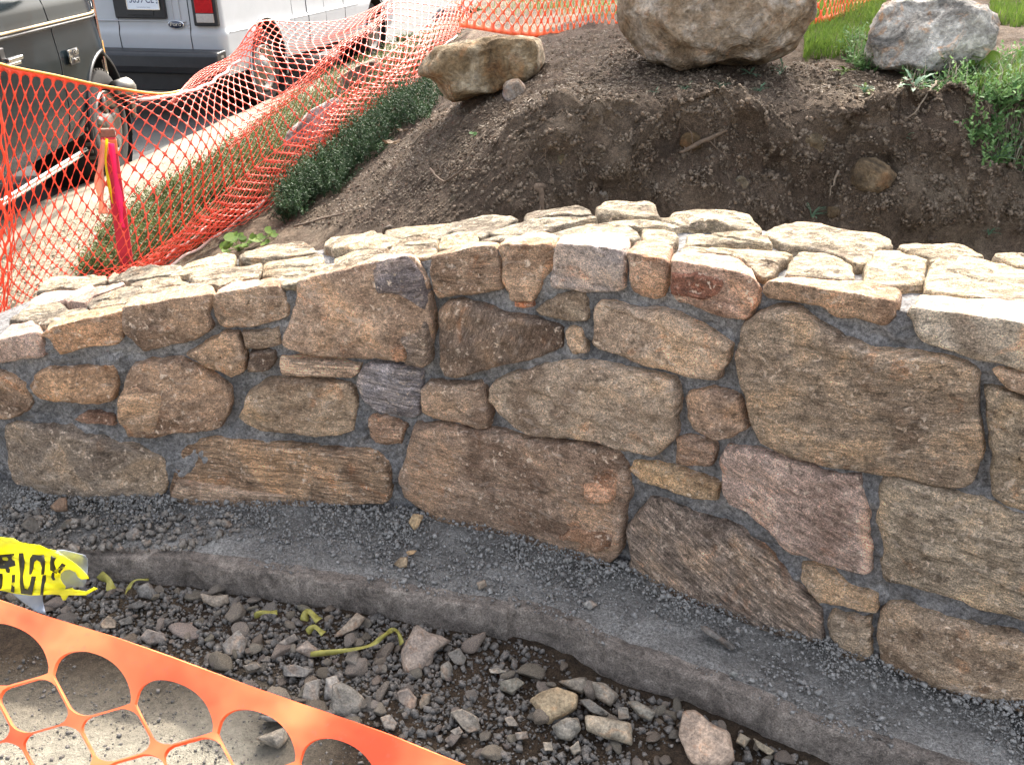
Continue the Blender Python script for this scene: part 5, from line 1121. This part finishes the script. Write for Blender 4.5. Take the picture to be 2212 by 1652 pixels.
# roots and twigs
def gp(u, v, dz=.015, dy=-.02):
    x, y = on_ground(np.array([float(u)]), np.array([float(v)])); return (float(x[0]), float(y[0]) + dy, float(groundz(x, y)[0]) + dz)
for pts, r_, lab, nm in [(([(1175, 410), (1160, 425), (1168, 450), (1172, 480), (1180, 500)]), [.012, .014, .010, .008, .005], 'thick forked brown root poking out of the left part of the dug earth', 'root'),
                       (([(1562, 328), (1525, 350), (1490, 370), (1462, 388)]), [.006, .007, .008, .006], 'straight pale root lying slantwise across the dug face', 'root'),
                       (([(1385, 270), (1390, 330), (1382, 380), (1386, 420)]), .003, 'thin root hanging straight down left of the slanted root', 'root'),
                       (([(930, 375), (960, 395), (1000, 385), (1040, 380)]), .004, 'fine branching root on the brown slope', 'root'),
                       (([(2010, 215), (1990, 250), (1960, 300), (1930, 340)]), .003, 'long dry stalk leaning over the dug face under the weeds', 'twig'),
                       (([(1800, 410), (1790, 430), (1782, 455)]), .004, 'short pale twig standing in the dug earth', 'twig'),
                       (([(890, 320), (915, 295), (925, 285)]), .004, 'short twig on the slope below the juniper', 'twig'),
                       (([(640, 490), (700, 470), (790, 455)]), .005, 'dark stick lying behind the wall below the juniper', 'twig'),
                       (([(1050, 300), (1020, 330), (985, 350)]), .003, 'thin stick lying on the brown slope', 'twig')]:
    P_ = cat(np.array([gp(*pts[0]), gp(*pts[-1])]) if 'slantwise' in lab else np.array([gp(*p) for p in pts]), len(pts) * 4); P_ += RNG.normal(0, .002, P_.shape); rs = list(np.interp(np.linspace(0, 1, len(P_)), np.linspace(0, 1, len(pts)), r_)) if isinstance(r_, list) else [r_ * (1.2 - .7 * k / len(P_)) for k in range(len(P_))]
    b = MB(); b.tube([tuple(p) for p in P_], rs, 7)
    if r_ != .003 and nm == 'root':
        for k in range(5):
            p = P_[RNG.integers(2, len(P_) - 2)]; e = p + RNG.normal(0, .05, 3); b.tube([tuple(p), tuple((p + e) / 2 + RNG.normal(0, .01, 3)), tuple(e)], [.003, .002, .001], 4)
    b.build(nm, M['root'] if nm == 'root' else M['twig'], None, True, local=False, label=lab, cat=nm, group='roots and twigs on the bank')
b = MB(); rr = random.Random(8)
for k in range(90):
    u, v = rr.uniform(1080, 2200), rr.uniform(250, 470)
    p = np.array(gp(u, v, 0, -.012)); d = np.array([rr.gauss(0, .02), -.012, -rr.uniform(.02, .09)]); b.tube([tuple(p), tuple(p + d * .5 + np.array([rr.gauss(0, .008), 0, 0])), tuple(p + d)], [.0014, .001, .0006], 3, False)
b.build('rootlets', M['root'], None, False, local=False, kind='stuff')
# curled dry leaves
for k, (u, v, s_, lab) in enumerate([(848, 325, .045, 'curled brown dry leaf between the juniper shrubs'), (870, 295, .03, 'small dry leaf on the slope edge of the juniper'), (1285, 1478, .02, 'rust-red dry leaf in the trench below the footing')]):
    p = gp(u, v, .02, 0) if v < 800 else tuple(onz(u, v + 60, TRZ + .015))
    V = []; 
    for i in range(7):
        for j in range(5):
            a_, c_ = i / 6 - .5, j / 4 - .5; ww = math.cos(a_ * 3) ** .7; V.append((p[0] + a_ * s_ * 2, p[1] + c_ * s_ * 1.2 * ww, p[2] + .5 * s_ * (a_ * a_ * 2 + abs(c_)) + .1 * s_ * math.sin(i * 2 + j)))
    o = mk('dry_leaf', V, [(i * 5 + j, (i + 1) * 5 + j, (i + 1) * 5 + j + 1, i * 5 + j + 1) for i in range(6) for j in range(4)], M['dryleaf'], label=lab, cat='leaf', group='dry leaves')
# ------------------------------------------------------------------ unseen trunk and crown, added beyond the boulders to shade the bank
TC = np.array([1.95, 8.7, 6.0]); tb = np.array([2.6, 9.4, float(groundz(2.6, 9.4))])
tr_ = empty('added_tree', tuple(tb), label='small leafy trunk and crown, unseen, added beyond the boulders to shade the bank', cat='added_tree')
b = MB(); b.tube([tuple(tb - [0, 0, .1]), tuple(tb + [-.05, -.05, 1.5]), tuple(tb + [-.2, -.2, 3.0]), tuple(TC + [.1, 0, -.9]), tuple(TC)], [.13, .11, .09, .06, .03], 10)
rr = random.Random(77)
for k in range(16):
    e = TC + np.array([rr.gauss(0, .55), rr.gauss(0, .5), rr.gauss(0, .45)]); b.tube([tuple(tb * .25 + TC * .75), tuple((tb * .12 + TC * .88 + e) / 2), tuple(e)], [.035, .02, .008], 5)
b.build('trunk', M['root'], tr_, True, local=False)
cl = TC + RNG.normal(size=(46, 3)) * np.array([.75, .55, .45]); n = 9000; P = cl[RNG.integers(0, 46, n)] + RNG.normal(size=(n, 3)) * .15
d = RNG.normal(size=(n, 3)); d /= np.linalg.norm(d, axis=1, keepdims=True); e = np.cross(d, RNG.normal(size=(n, 3))); e /= np.linalg.norm(e, axis=1, keepdims=True)
V = np.stack([P - d * .045, P + e * .024, P + d * .045, P - e * .024], 1).reshape(-1, 3); mk('crown', V, np.arange(4 * n).reshape(-1, 4), M['weed'], tr_, smooth=False)
#VEHICLES
# ------------------------------------------------------------------ vehicles
M['truckpaint'] = mat_simple('dark_slate_paint', (.010, .016, .020, 1), .22, .0, .12, coat=.0, var=(9, .35))
M['vanpaint'] = mat_simple('white_paint', (.42, .44, .46, 1), .55, 0, .3, coat=.0, var=(5, .05))
M['chrome'] = mat_simple('chrome', (.75, .75, .74, 1), .16, 1, .5, var=(14, .2))
M['dullchrome'] = mat_simple('dull_chrome', (.22, .21, .19, 1), .5, 1, .5, var=(14, .35))
M['rubber'] = mat_simple('tyre_rubber', (.016, .015, .014, 1), .95, var=(30, .4), bump=(60, .5, .004))
M['tyredust'] = mat_simple('dusty_tread', (.10, .09, .075, 1), .9, var=(30, .4))
M['blackplastic'] = mat_simple('black_plastic', (.018, .019, .022, 1), .38, 0, .5, bump=(150, .2, .002), var=(12, .4))
M['darkvoid'] = mat_simple('wheel_well_black', (.006, .006, .006, 1), .95)
M['redlens'] = mat_simple('red_lens', (.42, .008, .012, 1), .15, 0, .6, coat=.6, var=(40, .25))
M['clearlens'] = mat_simple('clear_lens', (.42, .40, .38, 1), .18, 0, .6, coat=.6, var=(60, .2))
M['amber'] = mat_simple('amber_lens', (.85, .36, .03, 1), .2, 0, .6)
M['glass'] = mat_simple('tinted_glass', (.02, .03, .035, 1), .05, 0, .9, coat=1)
M['gold'] = mat_simple('tan_pinstripe', (.50, .38, .20, 1), .35)
M['plate'] = mat_simple('plate_paint', (.66, .72, .78, 1), .4)
M['navy'] = mat_simple('navy_print', (.02, .035, .12, 1), .5)
M['greyprint'] = mat_simple('grey_print', (.28, .33, .42, 1), .5)
M['ovalblue'] = mat_simple('dark_blue_badge', (.012, .02, .05, 1), .25, 0, .6, coat=.6)
M['seam'] = mat_simple('panel_gap', (.012, .012, .012, 1), .9)
def text(name, s, size, mat, parent, mtx, ext=.001, sx=1):
    cu = bpy.data.curves.new(name, 'FONT'); cu.body = s; cu.size = size; cu.extrude = ext; cu.align_x = 'CENTER'; cu.align_y = 'CENTER'
    t = bpy.data.objects.new(name, cu); COL.objects.link(t); bpy.context.view_layer.update()
    me = bpy.data.meshes.new_from_object(t); bpy.data.objects.remove(t); me.transform(mtx @ Matrix.Diagonal((sx, 1, 1, 1))); me.materials.clear(); me.materials.append(mat)
    o = bpy.data.objects.new(name, me); COL.objects.link(o); o.parent = parent; return o
REAR = lambda x, y, z: Matrix.Translation((x, y, z)) @ Matrix(((1, 0, 0, 0), (0, 0, -1, 0), (0, 1, 0, 0), (0, 0, 0, 1)))        # text facing -Y
SIDE = lambda x, y, z: Matrix.Translation((x, y, z)) @ Matrix(((0, 0, 1, 0), (1, 0, 0, 0), (0, 1, 0, 0), (0, 0, 0, 1)))        # text facing +X
def wheel(root, x, y, R_, style):
    b = MB(); w_ = .22; pr = [(-w_, R_ * .60), (-w_, R_ * .93), (-w_ + .03, R_), (-.035, R_), (-.012, R_ * .965), (0, R_ * .9), (.003, R_ * .8), (-.004, R_ * .68), (-.02, R_ * .63), (-.05, R_ * .6)]
    b.lathe((x, y, R_), (1, 0, 0), pr, 56)
    tyre = b.build('tyre', M['rubber'], root, True)
    t = MB()
    for k in range(46):
        a_ = k * 2 * math.pi / 46
        for s_, xx in ((1, -.05), (-1, -.12), (1, -.18)):
            ct = Vector((x + xx, y + math.cos(a_ + s_ * .03) * (R_ + .002), R_ + math.sin(a_ + s_ * .03) * (R_ + .002))); t.box(ct, (.05, .022, .012), Matrix.Rotation(a_ - math.pi / 2, 3, 'X'))
    tr = t.build('tread', M['tyredust'], tyre)
    b = MB()
    if style == 'alloy':
        b.lathe((x, y, R_), (1, 0, 0), [(-.05, R_ * .62), (-.004, R_ * .615), (-.012, R_ * .56), (-.05, R_ * .5), (-.045, R_ * .3), (-.02, R_ * .24), (-.0, R_ * .2), (.008, R_ * .12), (.01, .001)], 48)
        for k in range(5):
            a_ = k * 2 * math.pi / 5 + .3; b.box((x - .022, y + math.cos(a_) * R_ * .38, R_ + math.sin(a_) * R_ * .38), (.03, R_ * .34, .05), Matrix.Rotation(a_, 3, 'X'))
    else:
        b.lathe((x, y, R_), (1, 0, 0), [(-.05, R_ * .62), (.0, R_ * .61), (-.004, R_ * .55), (-.035, R_ * .5), (-.03, R_ * .34), (.0, R_ * .27), (.025, R_ * .22), (.035, R_ * .15), (.037, .001)], 48)
        for k in range(8):
            a_ = k * 2 * math.pi / 8; b.box((x - .03, y + math.cos(a_) * R_ * .42, R_ + math.sin(a_) * R_ * .42), (.012, .03, .03), Matrix.Rotation(a_, 3, 'X'))
    b.build('rim', M['dullchrome'], root, True)
    return tyre
def shell(name, path, zs, xoff, mat, root, arches, R_, z_c):
    """path: list of (x,y,nx,ny) round the body; zs heights; xoff(z,s) outward offset; arches: list of y centres on the +X side"""
    V = []; nz = len(zs)
    for (px, py, nx, ny) in path:
        for z in zs:
            o_ = xoff(z, px, py); V.append([px + nx * o_, py + ny * o_, z])
    V = np.array(V); Fs = []
    side = V[:, 0] > -.5
    def inside(p): return any(math.hypot(p[1] - a_, p[2] - z_c) < R_ for a_ in arches) and abs(p[0]) < .5
    for i in range(len(path) - 1):
        for j in range(nz - 1):
            q_ = [i * nz + j, (i + 1) * nz + j, (i + 1) * nz + j + 1, i * nz + j + 1]; c_ = V[q_].mean(0)
            if not inside(c_): Fs.append(tuple(q_))
    for k, p in enumerate(V):
        if inside(p):
            a_ = min(arches, key=lambda t: abs(t - p[1])); d = math.hypot(p[1] - a_, p[2] - z_c)
            if d > R_ * .8: p[1] = a_ + (p[1] - a_) * R_ / d; p[2] = z_c + (p[2] - z_c) * R_ / d
    o = mk(name, V, Fs, mat, root, local=True); return o
def lip(root, x, yc, zc, R_, mat, name, a0=-.35, a1=math.pi + .35, r_=.014, xf=lambda y: 0):
    b = MB(); b.tube([(x + xf(yc + math.cos(a_) * R_), yc + math.cos(a_) * R_, zc + math.sin(a_) * R_) for a_ in np.linspace(a0, a1, 30)], r_, 6); return b.build(name, mat, root, True)
# --- dark pickup
tk = empty('pickup_truck', (-2.775, 6.2, 0), math.radians(4), label='dark slate pickup truck with a tan pinstripe, parked beside the kerb at the upper left', cat='truck')
AR = .49; AZ = .37; WY = .26
def tx(y): return -.13 * max(0, (y - .12) / .42) ** 2.2
ysd = list(np.arange(-4.7, -.7, .08)) + list(np.arange(-.7, .5, .02))
def txo(z, x, y): return np.interp(z, [.40, .5, .62, .9, 1.02, 1.09, 1.12, 1.2, 1.26, 1.30], [-.05, -.02, .0, .004, -.008, -.012, -.018, -.03, -.05, -.10]) + tx(y)
path = [(-.02, y, 1, 0) for y in ysd] + [(-.06, .52, .8, .6), (-.2, .55, 0, 1)] + [(x, .56, 0, 1) for x in np.arange(-.3, -1.95, -.15)]
shell('body', path, list(np.arange(.40, 1.31, .02)), lambda z, x, y: txo(z, x, min(y, .44)), M['truckpaint'], tk, [WY, -3.4], AR, AZ)
b = MB(); b.prism([(-.06, -.9 + 1.6), (-.2, .54), (-1.8, .54), (-1.94, .3), (-1.94, -4.6), (-.08, -4.6), (-.08, .3)][1:], (1, 0, 0), (0, 1, 0), (0, 0, 1), (0, 0, 1.285), .02); b.build('hood', M['truckpaint'], tk, bevel=.01)
b = MB(); b.box((-1.0, -2.1, .85), (1.55, 5.2, .8)); b.build('inner_body', M['darkvoid'], tk)
b = MB(); b.prism([(-.75, 1.28), (-.95, 1.34), (-1.35, 1.78), (-2.55, 1.80), (-2.65, 1.28)], (0, 1, 0), (0, 0, 1), (1, 0, 0), (-1.85, 0, 0), 1.72); b.build('cab', M['truckpaint'], tk, bevel=.03)
b = MB(); b.prism([(-.98, 1.32), (-1.38, 1.72), (-2.45, 1.73), (-2.5, 1.32)], (0, 1, 0), (0, 0, 1), (1, 0, 0), (-.14, 0, 0), .012); b.build('side_window', M['glass'], tk)
b = MB()
b.tube([(txo(1.105, 0, y) - .012, y, 1.105) for y in np.arange(-4.6, .5, .05)], .008, 6); s1 = b.build('pinstripe', M['gold'], tk, True)
b = MB(); b.tube([(txo(1.085, 0, y) - .013, y, 1.084) for y in np.arange(-4.6, .5, .05)], .009, 6); b.build('trim_strip', M['blackplastic'], tk, True)
for yy_, nm in ((-.5, 'door_gap'), (-1.55, 'door_gap')):
    b = MB(); b.tube([(txo(z, 0, yy_) - .0195, yy_ + .02 * math.sin((z - .4) * 2), z) for z in np.arange(.42, 1.3, .04)], .0035, 4); b.build(nm, M['seam'], tk, True)
lip(tk, -.018, WY, AZ, AR + .004, M['blackplastic'], 'arch_lip', xf=lambda y: tx(min(y, .44)), r_=.012)
b = MB(); b.lathe((-.12, WY, AZ), (1, 0, 0), [(-.35, .001), (-.35, AR - .01), (.04, AR - .01)], 40); b.build('wheel_well', M['darkvoid'], tk, True)
wheel(tk, -.06, WY, .37, 'alloy'); wheel(tk, -.06, -3.4, .37, 'alloy')
# door handle, mirror, badge
b = MB(); b.box((.02, -1.17, .985), (.028, .17, .022)); b.box((.012, -1.17, .96), (.02, .15, .02)); b.build('door_handle', M['chrome'], tk, bevel=.006)
b = MB(); b.box((.004, -1.28, 1.02), (.02, .06, .06)); b.build('lock_bezel', M['blackplastic'], tk, bevel=.006)
b = MB(); b.box((.10, -.66, 1.36), (.10, .24, .18)); b.tube([(-.02, -.6, 1.27), (.06, -.62, 1.29), (.1, -.64, 1.32)], .018, 6); mr_ = b.build('door_mirror', M['blackplastic'], tk, bevel=.02)
b = MB(); b.box((.10, -.785, 1.36), (.085, .006, .14)); b.build('mirror_glass', M['chrome'], mr_)
text('badge_lettering', 'F', .105, M['chrome'], tk, SIDE(.006, -.375, .895), .004, 1.35)
text('badge_lettering', '150', .045, M['chrome'], tk, SIDE(.006, -.285, .915), .004, 1.5)
text('badge_lettering', 'XLT', .035, M['chrome'], tk, SIDE(.006, -.28, .868), .004, 1.5)
b = MB(); b.box((-.001, -.31, .935), (.008, .17, .008)); b.box((-.001, -.30, .89), (.006, .15, .085)); b.build('badge_plate', M['blackplastic'], tk, bevel=.002)
b = MB(); b.tube([(-.095, .475, z) for z in np.arange(.66, 1.27, .05)], .012, 6); b.tube([(-.125, .52, z) for z in np.arange(.66, 1.2, .05)], .009, 6); b.build('lamp_trim', M['chrome'], tk, True)
b = MB(); b.box((-.12, .54, .83), (.03, .03, .14)); b.build('side_marker', M['amber'], tk, bevel=.005)
b = MB(); b.box((-1.0, .58, .98), (1.7, .05, .42)); b.build('grille', M['blackplastic'], tk, bevel=.01)
b = MB()
b.tube([(-.02, .36, .60), (.02, .48, .60), (-.01, .60, .57), (-.1, .66, .54), (-.5, .70, .54), (-1, .71, .54), (-1.9, .66, .54)], [.05, .06, .065, .07, .075, .075, .07], 10)
b.tube([(-.05, .5, .62), (.005, .56, .56), (.01, .58, .46), (.0, .58, .36)], [.025, .03, .026, .018], 8); b.build('front_bumper', M['dullchrome'], tk, True)
b = MB(); b.tube([(.03, y, .36) for y in np.arange(-3.0, -.42, .1)], .013, 8); b.tube([(.0, y, .325) for y in np.arange(-3.0, -.42, .1)], .012, 6); b.build('running_board', M['chrome'], tk, True)
# --- white van
vn_ = empty('cargo_van', (-2.60, 8.55, 0), math.radians(-10), label='white cargo van seen from behind with black bumper and red tail light', cat='van')
path = [(-2.0, y, -1, 0) for y in np.arange(5.2, .1, -.3)] + [(-2.0 + .07 * (1 - math.cos(a_)), .07 * (1 - math.sin(a_)), -math.cos(a_), -math.sin(a_)) for a_ in np.linspace(0, math.pi / 2, 5)]
path += [(x, 0, 0, -1) for x in np.arange(-1.9, -.08, .05)] + [(-.07 + .07 * math.sin(a_), .07 * (1 - math.cos(a_)), math.sin(a_), -math.cos(a_)) for a_ in np.linspace(0, math.pi / 2, 7)]
path += [(0, y, 1, 0) for y in list(np.arange(.09, 1.7, .02)) + list(np.arange(1.7, 3.6, .1)) + list(np.arange(3.6, 5.2, .02))]
def vo(z, x, y): return np.interp(z, [.40, .48, .60, .74, .77, .80, .86, 1.3, 2.05, 2.15], [-.03, -.005, .006, .010, .008, -.008, -.012, -.02, -.09, -.16])
body = shell('body', path, list(np.arange(.40, 1.2, .02)) + list(np.arange(1.2, 2.16, .1)), vo, M['vanpaint'], vn_, [.90, 4.42], .43, .40)
b = MB(); b.box((-1, 2.6, 2.13), (1.75, 5.0, .05)); b.build('roof', M['vanpaint'], vn_, bevel=.02)
b = MB(); b.box((-1.0, 2.6, .75), (1.7, 5.0, .9)); b.build('inner_body', M['darkvoid'], vn_)
for yc in (.90, 4.42):
    lip(vn_, .004, yc, .40, .432, M['blackplastic'] if yc > 2 else M['vanpaint'], 'arch_lip', r_=.009)
    b = MB(); b.lathe((-.06, yc, .40), (1, 0, 0), [(-.4, .001), (-.4, .425), (.05, .425)], 36); b.build('wheel_well', M['darkvoid'], vn_, True); wheel(vn_, -.05, yc, .36, 'dish')
dn = MB(); dn.tube([(-.315, -vo(z, 0, 0) * 1 - .0015, z) for z in np.arange(.62, 1.9, .04)], .004, 4); dn.tube([(-1.02, -vo(z, 0, 0) - .0015, z) for z in np.arange(.62, 1.9, .04)], .004, 4); dn.build('rear_door_gap', M['seam'], vn_, True)
for yy_, rr_ in ((1.62, .0018), (2.02, .006), (2.55, .002), (3.2, .004)):
    b = MB(); b.tube([(vo(z, 0, 0) + .0005, yy_, z) for z in np.arange(.48, 1.9, .04)], rr_, 4); b.build('side_door_gap', M['seam'], vn_, True)
b = MB()
for z in (.79, .815, .84): b.box((-.335, .012, z), (.022, .02, .012))
b.build('door_hinge', M['vanpaint'], vn_, bevel=.003)
# raised rib on the door below the plate
b = MB(); b.box((-1.0, .008, .865), (1.3, .02, .012)); b.box((-.47, .012, 1.05), (.008, .02, .36)); b.box((-.40, .012, 1.05), (.006, .02, .36)); b.build('door_rib', M['vanpaint'], vn_, bevel=.004)
b = MB(); b.box((-.775, -.002, 1.135), (.50, .045, .50)); ph = b.build('plate_recess', M['blackplastic'], vn_, bevel=.012)
b = MB(); b.box((-.765, -.027, 1.05), (.26, .012, .27)); b.build('inner_frame', M['blackplastic'], ph, bevel=.004)
pl = MB(); pl.box((-.720, -.034, 1.043), (.31, .004, .156)); plo = pl.build('licence_plate', M['plate'], vn_, bevel=.002)
b = MB()
for (cx, cz, sx_, sz_) in ((-.72, 1.122, .31, .006), (-.72, .964, .31, .006), (-.877, 1.043, .006, .16), (-.563, 1.043, .006, .16)): b.box((cx, -.038, cz), (sx_, .006, sz_))
b.build('plate_frame', M['chrome'], plo)
text('plate_number', '5659\u00b7CE', .088, M['navy'], plo, REAR(-.73, -.0365, 1.045), .0008, .80)
text('plate_motto', 'Constitution State', .018, M['greyprint'], plo, REAR(-.72, -.0365, .983), .0006, 1)
b = MB()
for zz in (1.02, 1.045, 1.07): b.box((-.582, -.0375, zz), (.012, .002, .010))
b.build('plate_sticker', M['navy'], plo)
b = MB(); b.lathe((-.445, -.004, .84), (0, -1, 0), [(0, .082), (.008, .082), (.012, .075), (.012, .001)], 40); ob = b.build('oval_badge', M['chrome'], vn_, True)
for v_ in ob.data.vertices: v_.co.z = .84 + (v_.co.z - .84) * .42
b = MB(); b.lathe((-.445, -.0155, .84), (0, -1, 0), [(0, .073), (.002, .071), (.002, .001)], 40); oc = b.build('badge_field', M['ovalblue'], ob, True)
for v_ in oc.data.vertices: v_.co.z = .84 + (v_.co.z - .84) * .42
text('badge_lettering', 'Ford', .046, M['chrome'], ob, REAR(-.445, -.0185, .841) @ Matrix.Shear('XY', 4, (.25, 0)) if False else REAR(-.445, -.0185, .841), .0008, 1.2)
b = MB(); b.box((-.142, -.006, 1.10), (.232, .05, .54)); tl = b.build('tail_light', M['blackplastic'], vn_, bevel=.012)
b = MB(); b.box((-.138, -.033, 1.14), (.165, .03, .40)); b.build('red_lens', M['redlens'], tl, bevel=.006)
b = MB(); b.box((-.138, -.033, .898), (.165, .028, .075)); b.build('reverse_lens', M['clearlens'], tl, bevel=.005)
b = MB(); b.prism([(-.02, .44), (-.20, .44), (-.215, .50), (-.205, .60), (-.18, .625), (-.02, .635)], (0, 1, 0), (0, 0, 1), (1, 0, 0), (-2.02, 0, 0), 2.03); b.box((-1.0, -.10, .36), (1.7, .10, .16)); b.build('rear_bumper', M['blackplastic'], vn_, bevel=.012)
b = MB(); b.box((.0, -.1, .585), (.02, .06, .03)); b.build('bumper_reflector', M['clearlens'], vn_, bevel=.004)
b = MB(); b.tube([(.012, y, .77) for y in np.arange(.1, .55, .05)], .004, 5); b.tube([(.012, y, .77) for y in np.arange(1.5, 3.8, .1)], .004, 5); b.build('body_crease', M['vanpaint'], vn_, True)
